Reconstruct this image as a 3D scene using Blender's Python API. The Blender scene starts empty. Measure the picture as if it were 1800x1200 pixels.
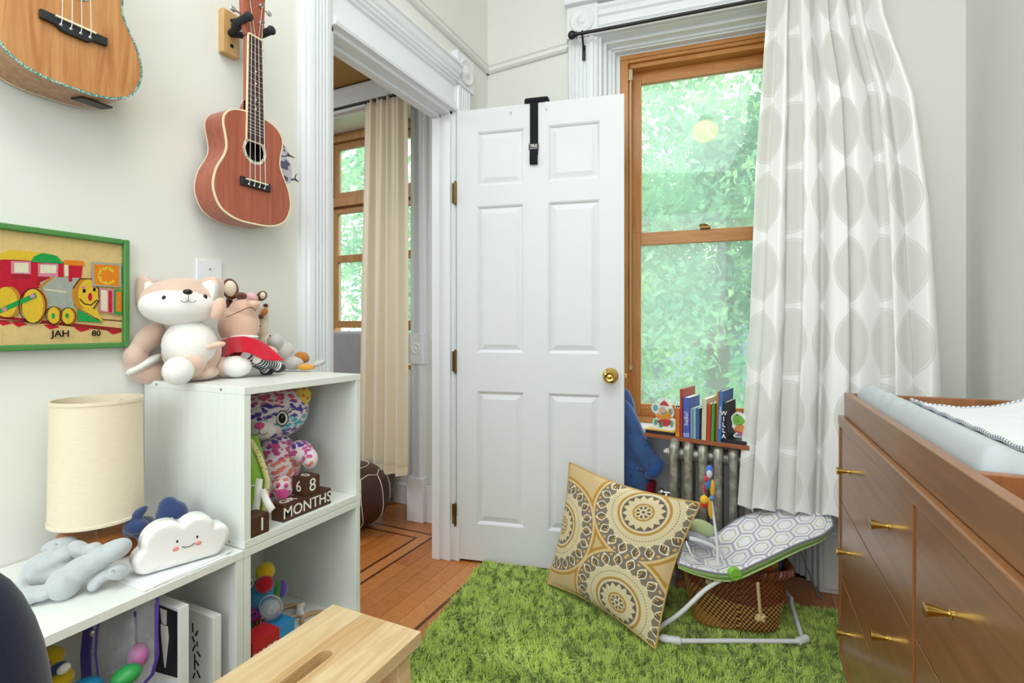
import bpy, bmesh, math, random
import numpy as np
from mathutils import Vector, Matrix
random.seed(7); np.random.seed(7)
SC = bpy.context.scene
COL = SC.collection
PI = math.pi
# ---------------------------------------------------------------- camera
CX, CY, CZ = 1.2515, 0.0, 1.054
YAW = math.atan(430/900)
CS, SN = math.cos(YAW), math.sin(YAW)
cam = bpy.data.cameras.new('camera'); camo = bpy.data.objects.new('camera', cam); COL.objects.link(camo)
camo.location = (CX, CY, CZ); camo.rotation_euler = (PI/2, 0, YAW)
cam.sensor_width = 36; cam.lens = 18; cam.shift_y = -25/1800; cam.clip_start = .02; cam.clip_end = 200
SC.camera = camo
# ---------------------------------------------------------------- world, sun, lights, exposure
wd = bpy.data.worlds.new('sky'); SC.world = wd; wd.use_nodes = True
wn = wd.node_tree; bg = wn.nodes['Background']
bg.inputs[0].default_value = (.93, .97, 1, 1); bg.inputs[1].default_value = 2.3
def lamp(name, kind, loc, energy, color=(1,1,1), size=1.0, rot=(0,0,0), sizey=None):
    l = bpy.data.lights.new(name, kind); l.energy = energy; l.color = color
    if kind == 'AREA':
        l.size = size
        if sizey: l.shape = 'RECTANGLE'; l.size_y = sizey
    elif kind == 'SUN': l.angle = size
    else: l.shadow_soft_size = size
    o = bpy.data.objects.new(name, l); COL.objects.link(o); o.location = loc; o.rotation_euler = rot
    return o
lamp('sun', 'SUN', (3, 8, 9), 2.6, (1, .98, .93), .03, (math.radians(-38), math.radians(20), 0))
lamp('ceiling_bounce', 'AREA', (1.1, .15, 2.95), 20, (.87, .95, 1), 1.4, (math.radians(22), 0, math.radians(-8)))
lamp('flash_bounce', 'AREA', (1.05, -1.35, 1.6), 16, (.87, .95, 1), 1.5, (math.radians(84), 0, math.radians(8)), 1.6)
lamp('other_room_fill', 'AREA', (-1.5, 1.0, 2.35), 20, (.95, .97, 1), 1.0, (math.radians(8), 0, 0))  # unseen fill added so the other room is well lit
SC.view_settings.view_transform = 'Standard'; SC.view_settings.look = 'None'
SC.view_settings.gamma = 1; SC.view_settings.exposure = .67; SC.view_settings.use_curve_mapping = False
# ---------------------------------------------------------------- picture <-> place
def W(px, py, d):
    X = (px-900)/900*d
    return Vector((CX + CS*X - SN*d, CY + SN*X + CS*d, CZ + (575-py)/900*d))
def Wx(px, py, x):
    a = (px-900)/900; return W(px, py, (x-CX)/(CS*a-SN))
def Wy(px, py, y):
    a = (px-900)/900; return W(px, py, (y-CY)/(SN*a+CS))
def Wz(px, py, z):
    return W(px, py, (z-CZ)*900/(575-py))
RIGHT = Vector((CS, SN, 0)); FWD = Vector((-SN, CS, 0)); UP = Vector((0, 0, 1))
# window wall frame
W0 = Vector((.4515, 2.296, 0)); UW = Vector((1.5075, .170, 0)).normalized(); NW = Vector((-UW.y, UW.x, 0))
def FW(t, o, z): return W0 + UW*t + NW*o + UP*z
MW = Matrix((( UW.x, NW.x, 0, W0.x), (UW.y, NW.y, 0, W0.y), (0,0,1,0), (0,0,0,1)))
MI = Matrix.Identity(4)
def TR(loc, rz=0, rx=0, ry=0):
    return Matrix.Translation(Vector(loc)) @ Matrix.Rotation(rz, 4, 'Z') @ Matrix.Rotation(ry, 4, 'Y') @ Matrix.Rotation(rx, 4, 'X')
def basis(o, x, y, z):
    x, y, z = Vector(x), Vector(y), Vector(z)
    return Matrix(((x.x,y.x,z.x,o[0]),(x.y,y.y,z.y,o[1]),(x.z,y.z,z.z,o[2]),(0,0,0,1)))
# ---------------------------------------------------------------- mesh builder
class B:
    def __init__(s, M=None): s.v=[]; s.f=[]; s.M=M; s.uv=None
    def add(s, vs, fs, M=None):
        n=len(s.v)
        M2 = M if s.M is None else (s.M @ M if M is not None else s.M)
        for p in vs:
            p = Vector(p)
            s.v.append(tuple(M2 @ p) if M2 is not None else tuple(p))
        s.f += [tuple(i+n for i in f) for f in fs]
        return s
    def box(s, a, b, M=None):
        (x0,y0,z0),(x1,y1,z1) = a,b
        return s.add([(x0,y0,z0),(x1,y0,z0),(x1,y1,z0),(x0,y1,z0),(x0,y0,z1),(x1,y0,z1),(x1,y1,z1),(x0,y1,z1)],
            [(0,3,2,1),(4,5,6,7),(0,1,5,4),(1,2,6,5),(2,3,7,6),(3,0,4,7)], M)
    def cbox(s, c, sz, M=None):
        return s.box([c[i]-sz[i]/2 for i in range(3)], [c[i]+sz[i]/2 for i in range(3)], M)
    def hexa(s, p8): return s.add(p8, [(0,3,2,1),(4,5,6,7),(0,1,5,4),(1,2,6,5),(2,3,7,6),(3,0,4,7)])
    def ell(s, c, r, M=None, n=20, m=12, e=1.0):
        vs=[]; fs=[]
        sg=lambda v: math.copysign(abs(v)**e, v)
        for j in range(1,m):
            th=PI*j/m
            for i in range(n):
                ph=2*PI*i/n
                vs.append((c[0]+r[0]*sg(math.sin(th))*sg(math.cos(ph)), c[1]+r[1]*sg(math.sin(th))*sg(math.sin(ph)), c[2]+r[2]*sg(math.cos(th))))
        t=len(vs); vs += [(c[0],c[1],c[2]+r[2]),(c[0],c[1],c[2]-r[2])]
        for j in range(m-2):
            for i in range(n):
                a=j*n+i; b=j*n+(i+1)%n; fs.append((a,a+n,b+n,b))
        for i in range(n):
            fs.append((t,i,(i+1)%n)); q=(m-2)*n; fs.append((t+1,q+(i+1)%n,q+i))
        return s.add(vs,fs,M)
    def pe(s, px, py, d, rx, ry, rz, ang=0, n=20, m=12, tilt=0, e=1.0):
        """ellipsoid standing at the place seen at px,py at distance d; half sizes rx,ry given as picture sizes there, rz in metres"""
        k=d/900
        o=W(px,py,d); th=math.atan((px-900)/900); ct=math.cos(th); st=math.sin(th); rx=rx*ct
        M=basis(o,RIGHT*ct-FWD*st,FWD*ct+RIGHT*st,UP) @ Matrix.Rotation(-math.radians(ang),4,'Y') @ Matrix.Rotation(math.radians(tilt),4,'X')
        return s.ell((0,0,0),(rx*k,rz,ry*k),M,n,m,e)
    def tube(s, pts, r, n=10, cap=True, M=None, closed=False):
        pts=[Vector(p) for p in pts]; N=len(pts); vs=[]; fs=[]
        rs = r if isinstance(r,(list,tuple)) else [r]*N
        prev=None
        for i,p in enumerate(pts):
            if closed: t=(pts[(i+1)%N]-pts[i-1])
            else: t=(pts[min(i+1,N-1)]-pts[max(i-1,0)])
            t.normalize()
            if prev is None:
                a=Vector((0,0,1)) if abs(t.z)<.9 else Vector((1,0,0))
                u=t.cross(a).normalized()
            else:
                u=(prev-t*prev.dot(t)).normalized()
            prev=u; w=t.cross(u)
            for k in range(n):
                ph=2*PI*k/n; vs.append(p+(u*math.cos(ph)+w*math.sin(ph))*rs[i])
        L = N if closed else N-1
        for i in range(L):
            for k in range(n):
                a=i*n+k; b=i*n+(k+1)%n; c=((i+1)%N)*n+(k+1)%n; d=((i+1)%N)*n+k
                fs.append((a,b,c,d))
        if cap and not closed:
            fs.append(tuple(range(n))[::-1]); fs.append(tuple(range((N-1)*n,N*n)))
        return s.add(vs,fs,M)
    def cyl(s, p0, p1, r0, r1=None, n=20, M=None): return s.tube([p0,p1],[r0,r0 if r1 is None else r1],n,True,M)
    def lathe(s, prof, M=None, n=28, cap=True):
        vs=[]; fs=[]
        for r,z in prof:
            for i in range(n): vs.append((r*math.cos(2*PI*i/n), r*math.sin(2*PI*i/n), z))
        for j in range(len(prof)-1):
            for i in range(n):
                a=j*n+i; b=j*n+(i+1)%n; fs.append((a,b,b+n,a+n))
        if cap:
            if prof[0][0]>1e-5: fs.append(tuple(range(n))[::-1])
            if prof[-1][0]>1e-5: q=(len(prof)-1)*n; fs.append(tuple(range(q,q+n)))
        return s.add(vs,fs,M)
    def prism(s, poly, z0, z1, M=None):
        """polygon in the local xy plane between z0 and z1"""
        n=len(poly)
        a=sum(poly[i][0]*poly[(i+1)%n][1]-poly[(i+1)%n][0]*poly[i][1] for i in range(n))
        if a<0: poly=poly[::-1]
        vs=[(p[0],p[1],z0) for p in poly]+[(p[0],p[1],z1) for p in poly]
        fs=[tuple(range(n))[::-1], tuple(range(n,2*n))]+[(i,(i+1)%n,n+(i+1)%n,n+i) for i in range(n)]
        return s.add(vs,fs,M)
    def grid(s, P, closeu=False, M=None):
        """P[j][i] points"""
        m=len(P); n=len(P[0]); vs=[p for r in P for p in r]; fs=[]
        for j in range(m-1):
            for i in range(n if closeu else n-1):
                a=j*n+i; b=j*n+(i+1)%n; fs.append((a,b,b+n,a+n))
        return s.add(vs,fs,M)
    def sweep(s, prof, p0, p1, ax, ay):
        """profile (a,b) pairs along ax,ay, drawn from p0 to p1"""
        p0,p1,ax,ay=map(Vector,(p0,p1,ax,ay)); n=len(prof)
        vs=[p0+ax*a+ay*b for a,b in prof]+[p1+ax*a+ay*b for a,b in prof]
        fs=[(i,(i+1)%n,n+(i+1)%n,n+i) for i in range(n)]+[tuple(range(n))[::-1],tuple(range(n,2*n))]
        return s.add(vs,fs)
def text_into(b, txt, size, M, depth=.0006, align='CENTER', sx=1.0, offset=0.0):
    c=bpy.data.curves.new('t','FONT'); c.body=txt; c.size=size; c.extrude=depth; c.align_x=align; c.align_y='CENTER'; c.resolution_u=3; c.offset=offset
    o=bpy.data.objects.new('t',c); COL.objects.link(o)
    me=bpy.data.meshes.new_from_object(o.evaluated_get(bpy.context.evaluated_depsgraph_get()))
    vs=[(v.co.x*sx,v.co.y,v.co.z) for v in me.vertices]; fs=[tuple(p.vertices) for p in me.polygons]
    bpy.data.objects.remove(o); bpy.data.curves.remove(c); bpy.data.meshes.remove(me)
    b.add(vs,fs,M)
ROOT={}
def thing(name, label, cat, loc=(0,0,0), rz=0, group=None, kind=None):
    o=bpy.data.objects.new(name,None); COL.objects.link(o); o.location=loc; o.rotation_euler=(0,0,rz)
    o.empty_display_size=.05
    if label: o['label']=label
    if cat: o['category']=cat
    if group: o['group']=group
    if kind: o['kind']=kind
    ROOT[o.name]=Matrix.Translation(Vector(loc)) @ Matrix.Rotation(rz,4,'Z')
    return o
def obj(name, b, m, parent=None, smooth=False, bevel=0, sub=0, remesh=0, label=None, cat=None, group=None, kind=None,
        local=False, angle=40, segs=2, solid=0, uv=None, weld=False, smoothmod=0):
    """links ONE mesh object; vertices are given in world space unless local is set"""
    me=bpy.data.meshes.new(name)
    me.from_pydata([tuple(v) for v in b.v],[],b.f); me.update()
    if uv is None: uv=b.uv
    if uv is not None:
        l=me.uv_layers.new(name='UVMap'); idx=np.zeros(len(me.loops),dtype=np.int32); me.loops.foreach_get('vertex_index',idx)
        l.data.foreach_set('uv',np.array(uv,dtype=np.float32)[idx].ravel())
    o=bpy.data.objects.new(name,me); COL.objects.link(o)
    if parent is not None:
        o.parent=parent; M=ROOT[parent.name]
        if not local: me.transform(M.inverted())
        ROOT[o.name]=M
    elif not local and len(b.v):
        A=np.array(b.v); c=Vector(((A[:,0].min()+A[:,0].max())/2,(A[:,1].min()+A[:,1].max())/2,A[:,2].min()))
        me.transform(Matrix.Translation(-c)); o.location=c; ROOT[o.name]=Matrix.Translation(c)
    else: ROOT[o.name]=MI
    if isinstance(m,(list,tuple)):
        for q in m: me.materials.append(q)
    elif m: me.materials.append(m)
    bm=bmesh.new(); bm.from_mesh(me)
    if weld: bmesh.ops.remove_doubles(bm,verts=bm.verts,dist=1e-5)
    if len(bm.faces)<60000: bmesh.ops.recalc_face_normals(bm,faces=bm.faces)
    bm.to_mesh(me); bm.free()
    if smooth:
        me.shade_smooth()
        if angle<180 and not remesh: me.set_sharp_from_angle(angle=math.radians(angle))
    if remesh:
        md=o.modifiers.new('remesh','REMESH'); md.mode='VOXEL'; md.voxel_size=remesh; md.use_smooth_shade=True
        sm=o.modifiers.new('smooth','SMOOTH'); sm.iterations=smoothmod or 4; sm.factor=.5
    if solid:
        md=o.modifiers.new('solid','SOLIDIFY'); md.thickness=solid; md.offset=0
    if bevel:
        md=o.modifiers.new('bevel','BEVEL'); md.width=bevel; md.segments=segs; md.limit_method='ANGLE'; md.angle_limit=math.radians(35)
        if not smooth: me.shade_smooth(); me.set_sharp_from_angle(angle=math.radians(30)); md.harden_normals=True
    if sub:
        md=o.modifiers.new('sub','SUBSURF'); md.levels=sub; md.render_levels=sub
    if label: o['label']=label
    if cat: o['category']=cat
    if group: o['group']=group
    if kind: o['kind']=kind
    return o
def cp(root, loc, rz, label=None):
    r=root.copy(); COL.objects.link(r); r.location=loc; r.rotation_euler=(0,0,rz)
    if label: r['label']=label
    for ch in list(root.children):
        c=ch.copy(); COL.objects.link(c); c.parent=r
        for g in list(ch.children):
            d=g.copy(); COL.objects.link(d); d.parent=c
    return r
# ---------------------------------------------------------------- materials
def lin(h):
    if isinstance(h,(tuple,list)): return tuple(h)[:3]
    h=h.lstrip('#'); r=[int(h[i:i+2],16)/255 for i in (0,2,4)]
    return tuple(c/12.92 if c<=.04045 else ((c+.055)/1.055)**2.4 for c in r)
class NT:
    def __init__(s,nt): s.nt=nt; s.n=nt.nodes; s.l=nt.links
    def node(s,t,**k):
        x=s.n.new(t)
        for a,b in k.items(): setattr(x,a,b)
        return x
    def put(s,inp,v):
        if isinstance(v,V): s.l.new(v.s,inp)
        elif isinstance(v,(tuple,list)): inp.default_value=(tuple(v)+(1,))[:4] if len(inp.default_value)==4 else v[:3]
        else: inp.default_value=v
    def m(s,op,a,b=None,c=None):
        x=s.node('ShaderNodeMath',operation=op); s.put(x.inputs[0],a)
        if b is not None: s.put(x.inputs[1],b)
        if c is not None: s.put(x.inputs[2],c)
        return V(s,x.outputs[0])
    def mix(s,f,a,b):
        x=s.node('ShaderNodeMix',data_type='RGBA'); s.put(x.inputs[0],f); s.put(x.inputs[6],a); s.put(x.inputs[7],b); return V(s,x.outputs[2])
    def coord(s,k='Object'): 
        x=s.node('ShaderNodeTexCoord'); return V(s,x.outputs[k])
    def sep(s,v):
        x=s.node('ShaderNodeSeparateXYZ'); s.put(x.inputs[0],v); return [V(s,o) for o in x.outputs]
    def comb(s,a,b,c=0.0):
        x=s.node('ShaderNodeCombineXYZ')
        for i,q in enumerate((a,b,c)): s.put(x.inputs[i],q)
        return V(s,x.outputs[0])
    def noise(s,v,scale,detail=2,rough=.5,dist=0,col=False):
        x=s.node('ShaderNodeTexNoise'); s.put(x.inputs['Vector'],v); x.inputs['Scale'].default_value=scale; x.inputs['Detail'].default_value=detail
        x.inputs['Roughness'].default_value=rough; x.inputs['Distortion'].default_value=dist
        return V(s,x.outputs['Color' if col else 'Fac'])
    def voro(s,v,scale,feat='F1',out='Distance',rnd=1.0):
        x=s.node('ShaderNodeTexVoronoi',feature=feat); s.put(x.inputs['Vector'],v); x.inputs['Scale'].default_value=scale; x.inputs['Randomness'].default_value=rnd
        return V(s,x.outputs[out])
    def vmul(s,v,w):
        x=s.node('ShaderNodeVectorMath',operation='MULTIPLY'); s.put(x.inputs[0],v); x.inputs[1].default_value=w; return V(s,x.outputs[0])
    def vadd(s,v,w):
        x=s.node('ShaderNodeVectorMath',operation='ADD'); s.put(x.inputs[0],v); s.put(x.inputs[1],w); return V(s,x.outputs[0])
    def ramp(s,f,stops,interp='LINEAR'):
        x=s.node('ShaderNodeValToRGB'); s.put(x.inputs[0],f); cr=x.color_ramp; cr.interpolation=interp
        while len(cr.elements)<len(stops): cr.elements.new(.5)
        for e,(p,c) in zip(cr.elements,stops): e.position=p; e.color=(*lin(c),1)
        return V(s,x.outputs[0])
    def step(s,x,a,b):
        q=s.node('ShaderNodeMapRange',interpolation_type='SMOOTHSTEP'); s.put(q.inputs[0],x); q.inputs[1].default_value=a; q.inputs[2].default_value=b; return V(s,q.outputs[0])
class V:
    def __init__(s,t,so): s.t=t; s.s=so
    def __add__(s,o): return s.t.m('ADD',s,o)
    def __radd__(s,o): return s.t.m('ADD',o,s)
    def __sub__(s,o): return s.t.m('SUBTRACT',s,o)
    def __rsub__(s,o): return s.t.m('SUBTRACT',o,s)
    def __mul__(s,o): return s.t.m('MULTIPLY',s,o)
    __rmul__=__mul__
    def __truediv__(s,o): return s.t.m('DIVIDE',s,o)
    def abs(s): return s.t.m('ABSOLUTE',s)
    def frac(s): return s.t.m('FRACT',s)
    def gt(s,o): return s.t.m('GREATER_THAN',s,o)
    def lt(s,o): return s.t.m('LESS_THAN',s,o)
    def max(s,o): return s.t.m('MAXIMUM',s,o)
    def min(s,o): return s.t.m('MINIMUM',s,o)
    def sqrt(s): return s.t.m('SQRT',s)
    def sin(s): return s.t.m('SINE',s)
    def cos(s): return s.t.m('COSINE',s)
    def mod(s,o): return s.t.m('FLOORED_MODULO',s,o)
def newmat(name):
    m=bpy.data.materials.new(name); m.use_nodes=True; t=NT(m.node_tree); bs=m.node_tree.nodes['Principled BSDF']; return m,t,bs
def setp(t,bs,col=None,rough=.5,metal=0,spec=None,coat=0,sheen=0,alpha=None,trans=0,sss=0):
    if col is not None: t.put(bs.inputs['Base Color'],col if isinstance(col,V) else lin(col))
    t.put(bs.inputs['Roughness'],rough); bs.inputs['Metallic'].default_value=metal
    if spec is not None: bs.inputs['Specular IOR Level'].default_value=spec
    if coat: bs.inputs['Coat Weight'].default_value=coat; bs.inputs['Coat Roughness'].default_value=.15
    if sheen: bs.inputs['Sheen Weight'].default_value=sheen; bs.inputs['Sheen Roughness'].default_value=.5
    if trans: bs.inputs['Transmission Weight'].default_value=trans
    if alpha is not None: t.put(bs.inputs['Alpha'],alpha)
def bump(t,bs,h,strength=.3,dist=.002):
    x=t.node('ShaderNodeBump'); x.inputs['Strength'].default_value=strength; x.inputs['Distance'].default_value=dist
    t.put(x.inputs['Height'],h); t.l.new(x.outputs[0],bs.inputs['Normal'])
def plain(name,col,rough=.5,metal=0,var=.04,scale=8,bmp=0,bscale=60,**k):
    m,t,bs=newmat(name); c=lin(col); co=t.coord()
    n=t.noise(co,scale,3)
    cc=t.mix(n, tuple(x*(1-var) for x in c), tuple(min(1,x*(1+var)) for x in c))
    setp(t,bs,cc,rough,metal,**k)
    if bmp: bump(t,bs,t.noise(co,bscale,3),bmp)
    return m
def wood(name,c1,c2,scale=(30,30,2),rough=.4,coat=0,dist=1.5,knots=0,bmp=.05,spec=None):
    m,t,bs=newmat(name); co=t.coord(); v=t.vmul(co,scale)
    n=t.noise(v,1.0,5,.6,dist); n2=t.noise(co,3,2)
    f=t.step(n*.75+n2*.25,.3,.7)
    c=t.mix(f,lin(c1),lin(c2)); setp(t,bs,c,rough,0,coat=coat,spec=spec); bump(t,bs,n,bmp,.001)
    return m
def fabric(name,col,col2=None,scale=400,rough=.95,sheen=.3,bmp=.25,var=.05):
    m,t,bs=newmat(name); co=t.coord(); x,y,z=t.sep(co)
    n=t.noise(co,scale,2); n2=t.noise(co,12,2); c=lin(col)
    if col2: cc=t.mix(n,c,lin(col2))
    else: cc=t.mix(n2*.5+n*.5,tuple(q*(1-var) for q in c),tuple(min(1,q*(1+var)) for q in c))
    setp(t,bs,cc,rough,0,sheen=sheen,spec=.1); bump(t,bs,n,bmp,.001)
    return m
def plushmat(name,col,scale=220,var=.08): return fabric(name,col,scale=scale,sheen=.6,bmp=.5,var=var)
# ---------------------------------------------------------------- shared materials
M_wall=plain('cream_wall_paint','ECEDE7',.75,var=.012,scale=3,bmp=.04,bscale=140,spec=.2)
M_trim=plain('white_gloss_paint','EFF2F6',.35,var=.015,scale=12,bmp=.05,bscale=40)
M_ceil=plain('ceiling_white','F2F1EC',.8,var=.01)
M_tan=plain('tan_ceiling','B08A4E',.8,var=.03)
M_door=plain('white_door_paint','E9ECF0',.42,var=.012,scale=14,bmp=.05,bscale=50)
M_board=[wood('floor_board_wood_%d'%i,a,b,(45,45,2.5),.3,.25,1.2,spec=.35) for i,(a,b) in enumerate([('B06A31','C98245'),('9F5B27','BE763B'),('B87238','D08D52'),('A3632F','C27B42')])]
M_inlay=wood('dark_inlay_wood','4A2412','5E2F18',(40,40,3),.35)
M_sub=plain('subfloor','3A2415',.8)
M_winwood=wood('orange_window_wood','B5722C','CE8C48',(40,40,2.5),.4,.15)
M_winwoodH=wood('orange_window_wood_across','B5722C','CE8C48',(2.5,40,40),.4,.15)
M_black=plain('black_metal','14161A',.4)
M_brass=plain('polished_brass','D6B260',.18,1,var=.03)
M_brassd=plain('old_brass','7A6238',.35,1,var=.2,scale=60)
M_chrome=plain('chrome','C8C8C8',.15,1)
M_glass,t,bs=newmat('window_glass')
nt=M_glass.node_tree; nt.nodes.remove(bs)
tr=t.node('ShaderNodeBsdfTransparent'); tr.inputs[0].default_value=(.93,.98,.96,1)
gl=t.node('ShaderNodeBsdfGlossy'); gl.inputs['Roughness'].default_value=.03
df=t.node('ShaderNodeBsdfDiffuse'); df.inputs[0].default_value=(.80,.97,.93,1)  # diffuse share: dust plus a washed-out haze painted into the glass
m1=t.node('ShaderNodeMixShader'); m2=t.node('ShaderNodeMixShader'); m1.inputs[0].default_value=.27
t.l.new(tr.outputs[0],m1.inputs[1]); t.l.new(df.outputs[0],m1.inputs[2])
fr=t.node('ShaderNodeFresnel'); fr.inputs[0].default_value=1.5
bf=t.node('ShaderNodeNewGeometry'); t.put(m2.inputs[0],V(t,fr.outputs[0])*(1-V(t,bf.outputs['Backfacing']))); t.l.new(m1.outputs[0],m2.inputs[1]); t.l.new(gl.outputs[0],m2.inputs[2])
t.l.new(m2.outputs[0],nt.nodes['Material Output'].inputs[0])
def struct(name,b,m,label=None,**k): 
    return obj(name,b,m,kind='structure',label=label,**k)
# ---------------------------------------------------------------- floor of separate boards
fb=B().box((-3,-1.7,-.05),(2.1,2.75,-.012))
floor=struct('floor',fb,M_sub,'warm orange hardwood strip floor with dark inlay lines')
rb=random.Random(3)
inl=[-.295,-.225,.17]
def board(x0,x1,y0,y1,mi=None):
    g=.0007
    b=B().box((x0+g,y0+g,-.0125),(x1-g,y1-g,-.0003*rb.random()))
    obj('floor_board' if mi is None else 'inlay_strip',b,M_board[rb.randrange(4)] if mi is None else M_inlay,floor)
def field(x0,x1,y0,y1,w=.057,L=(1.3,2.4)):
    n=max(1,round((x1-x0)/w)); ww=(x1-x0)/n
    for i in range(n):
        y=y0-rb.random()*.5
        while y<y1:
            l=rb.uniform(*L); a=max(y,y0); c=min(y+l,y1)
            if c-a>.03: board(x0+i*ww,x0+(i+1)*ww,a,c)
            y+=l
iw=.013
field(inl[2]+iw,1.96,.2,2.47,.075)
field(inl[1]+iw,inl[2],.6,2.34,.08)
field(inl[0]+iw,inl[1],1.0,2.163,.06)
field(-1.75,inl[0],1.0,2.10,.057)
for x in (inl[0],): board(x,x+iw,1.0,2.113,1)
board(inl[1],inl[1]+iw,1.0,2.178,1); board(inl[2],inl[2]+iw,.6,2.32,1)
board(-1.75,inl[0],2.10,2.113,1); board(-1.75,inl[1],2.163,2.176,1)
board(-1.75,-.9,2.113,2.163); board(-.9,inl[0]+iw,2.113,2.163)
for k,(y0,y1) in enumerate(((2.176,2.24),(2.24,2.31),(2.31,2.38),(2.38,2.45),(2.45,2.52))):
    board(-1.75,-1.0+.2*(k%2),y0,y1); board(-1.0+.2*(k%2),inl[1],y0,y1)
# ---------------------------------------------------------------- walls
YN,YF=1.241,1.979      # doorway between these on the left wall
HD=2.035               # head of the doorway
b=B(); b.box((-.08,-1.6,0),(0,YN,3.1)); b.box((-.08,YF,0),(0,2.40,3.1)); b.box((-.08,YN,HD),(0,YF,3.1))
struct('wall_left',b,M_wall)
b=B(); b.hexa([(0,2.327,0),(.4515,2.296,0),(.4515,2.42,0),(0,2.45,0),(0,2.327,3.1),(.4515,2.296,3.1),(.4515,2.42,3.1),(0,2.45,3.1)])
struct('wall_back_left',b,M_wall)
WT0,WT1,WZ=.14,1.03,2.41
b=B(MW); b.box((0,0,0),(WT0,.3,3.1)); b.box((WT1,0,0),(1.56,.3,3.1)); b.box((WT0,0,WZ),(WT1,.3,3.1)); 
struct('wall_back',b,M_wall)
b=B().box((1.96,-1.6,0),(2.08,2.6,3.1)); struct('wall_right',b,M_wall)
b=B().box((-.14,-1.72,0),(2.08,-1.6,3.1)); struct('wall_front',b,M_wall)
b=B().box((-.14,-1.72,3.1),(2.08,2.8,3.2)); struct('ceiling',b,M_ceil)
# next room
b=B(); b.box((-.465,2.32,0),(-.08,2.62,2.75)); b.box((-3,2.32,0),(-1.50,2.62,2.75)); b.box((-1.50,2.32,2.32),(-.465,2.62,2.75)); 
struct('wall_next_room_back',b,M_wall)
b=B().box((-3.1,-1.7,0),(-3,2.6,2.75)); struct('wall_next_room_left',b,M_wall)
b=B().box((-3,-1.8,0),(-.08,-1.7,2.75)); struct('wall_next_room_front',b,M_wall)
b=B().box((-3,-1.7,2.455),(-.08,2.45,2.56)); struct('ceiling_next_room',b,M_tan)
# ---------------------------------------------------------------- picture rail
def railprof(): return [(0,0),(.012,0),(.022,.008),(.022,.014),(.012,.02),(.012,.03),(.02,.036),(.02,.044),(0,.05)]
b=B(); zr=2.352
b.sweep(railprof(),(0,-1.6,zr),(0,2.327,zr),(1,0,0),(0,0,1)); struct('trim_1',b,M_wall,'cream picture rail high on the left wall')
b=B(); d=Vector((.4515,-.031,0)).normalized(); nn=Vector((-.0686,-.9976,0))
b.sweep(railprof(),(0,2.327,zr),(.4515,2.296,zr),nn,(0,0,1)); struct('trim_2',b,M_wall,'cream picture rail on the back wall beside the window')
# ---------------------------------------------------------------- doorway casing (door_1)
dc=thing('door_1',None,None,(0,1.61,0),kind='structure')
def pil(y0,y1,z1,M=None,w=None):
    """fluted pilaster profile standing on the wall, flutes as real steps"""
    L=y1-y0; p=[(0,0),(0,.012),(.01,.016),(.02,.022),(.022,.028),(.03,.032)]
    pr=[(y0,0),(y0,.014),(y0+.008,.02),(y0+.016,.02),(y0+.02,.028),(y0+.03,.03)]
    a=y0+.034; e=y1-.034; n=4
    for i in range(n):
        s=a+(e-a)*i/n; w_=(e-a)/n
        pr+=[(s+w_*.12,.031),(s+w_*.28,.023),(s+w_*.72,.023),(s+w_*.88,.031)]
    pr+=[(y1-.03,.03),(y1-.02,.028),(y1-.016,.02),(y1-.008,.02),(y1,.014),(y1,0)]
    return pr
def rosette(b,M,s,th=.034):
    b.box((-s/2,-s/2,0),(s/2,s/2,th),M)
    b.lathe([(s*.40,th),(s*.40,th+.004),(s*.36,th+.009),(s*.30,th+.006),(s*.22,th+.002),(s*.14,th+.006),(s*.1,th+.012),(0,th+.014)],M,24)
for (y0,y1) in ((1.119,YN),(YF,2.127)):
    b=B(); b.sweep([(v,u) for u,v in pil(y0,y1,0)],(0,0,.20),(0,0,2.16),(1,0,0),(0,1,0)); obj('pilaster',b,M_trim,dc)
    b=B(); b.box((0,y0-.004,0),(.042,y1+.004,.2)); obj('plinth_block',b,M_trim,dc,bevel=.003)
    b=B(); rosette(b,basis((0,(y0+y1)/2,2.235),(0,1,0),(0,0,1),(1,0,0)),y1-y0+.002); obj('corner_block',b,M_trim,dc,bevel=.002)
b=B(); hp=[(0,2.03),(.03,2.03),(.034,2.04),(.03,2.047),(.03,2.055),(.022,2.062),(.022,2.07),(.016,2.076),(.016,2.145),(.026,2.15),(.026,2.157),(.036,2.163),(.036,2.17),(.044,2.176),(.044,2.184),(.052,2.195),(.058,2.215),(.066,2.222),(.066,2.232),(.04,2.245),(0,2.25)]
b.sweep(hp,(0,YN,0),(0,YF,0),(1,0,0),(0,0,1)); obj('header',b,M_trim,dc)
b=B(); 
for (ya,yb) in ((YN,YN+.018),(YF-.018,YF)):
    b.box((-.085,ya,0),(.004,yb,HD))
b.box((-.085,YN,HD-.018),(.004,YF,HD)); obj('jamb',b,M_trim,dc,bevel=.002)
b=B()
for (ya,yb) in ((YN+.018,YN+.03),(YF-.03,YF-.018)): b.box((-.085,ya,0),(-.045,yb,HD-.018))
b.box((-.085,YN+.018,HD-.03),(-.045,YF-.018,HD-.018)); obj('door_stop',b,M_trim,dc,bevel=.002)
for (ya,yb) in ((1.10,YN-.01),(YF+.012,2.14)):
    b=B(); b.sweep([(-v*.8,u) for u,v in pil(ya,yb,0)],(-.08,0,.0),(-.08,0,2.15),(1,0,0),(0,1,0)); obj('casing',b,M_trim,dc)
b=B().box((-.14,1.12,2.05),(-.08,2.12,2.16)); obj('casing',b,M_trim,dc,bevel=.004)
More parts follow.
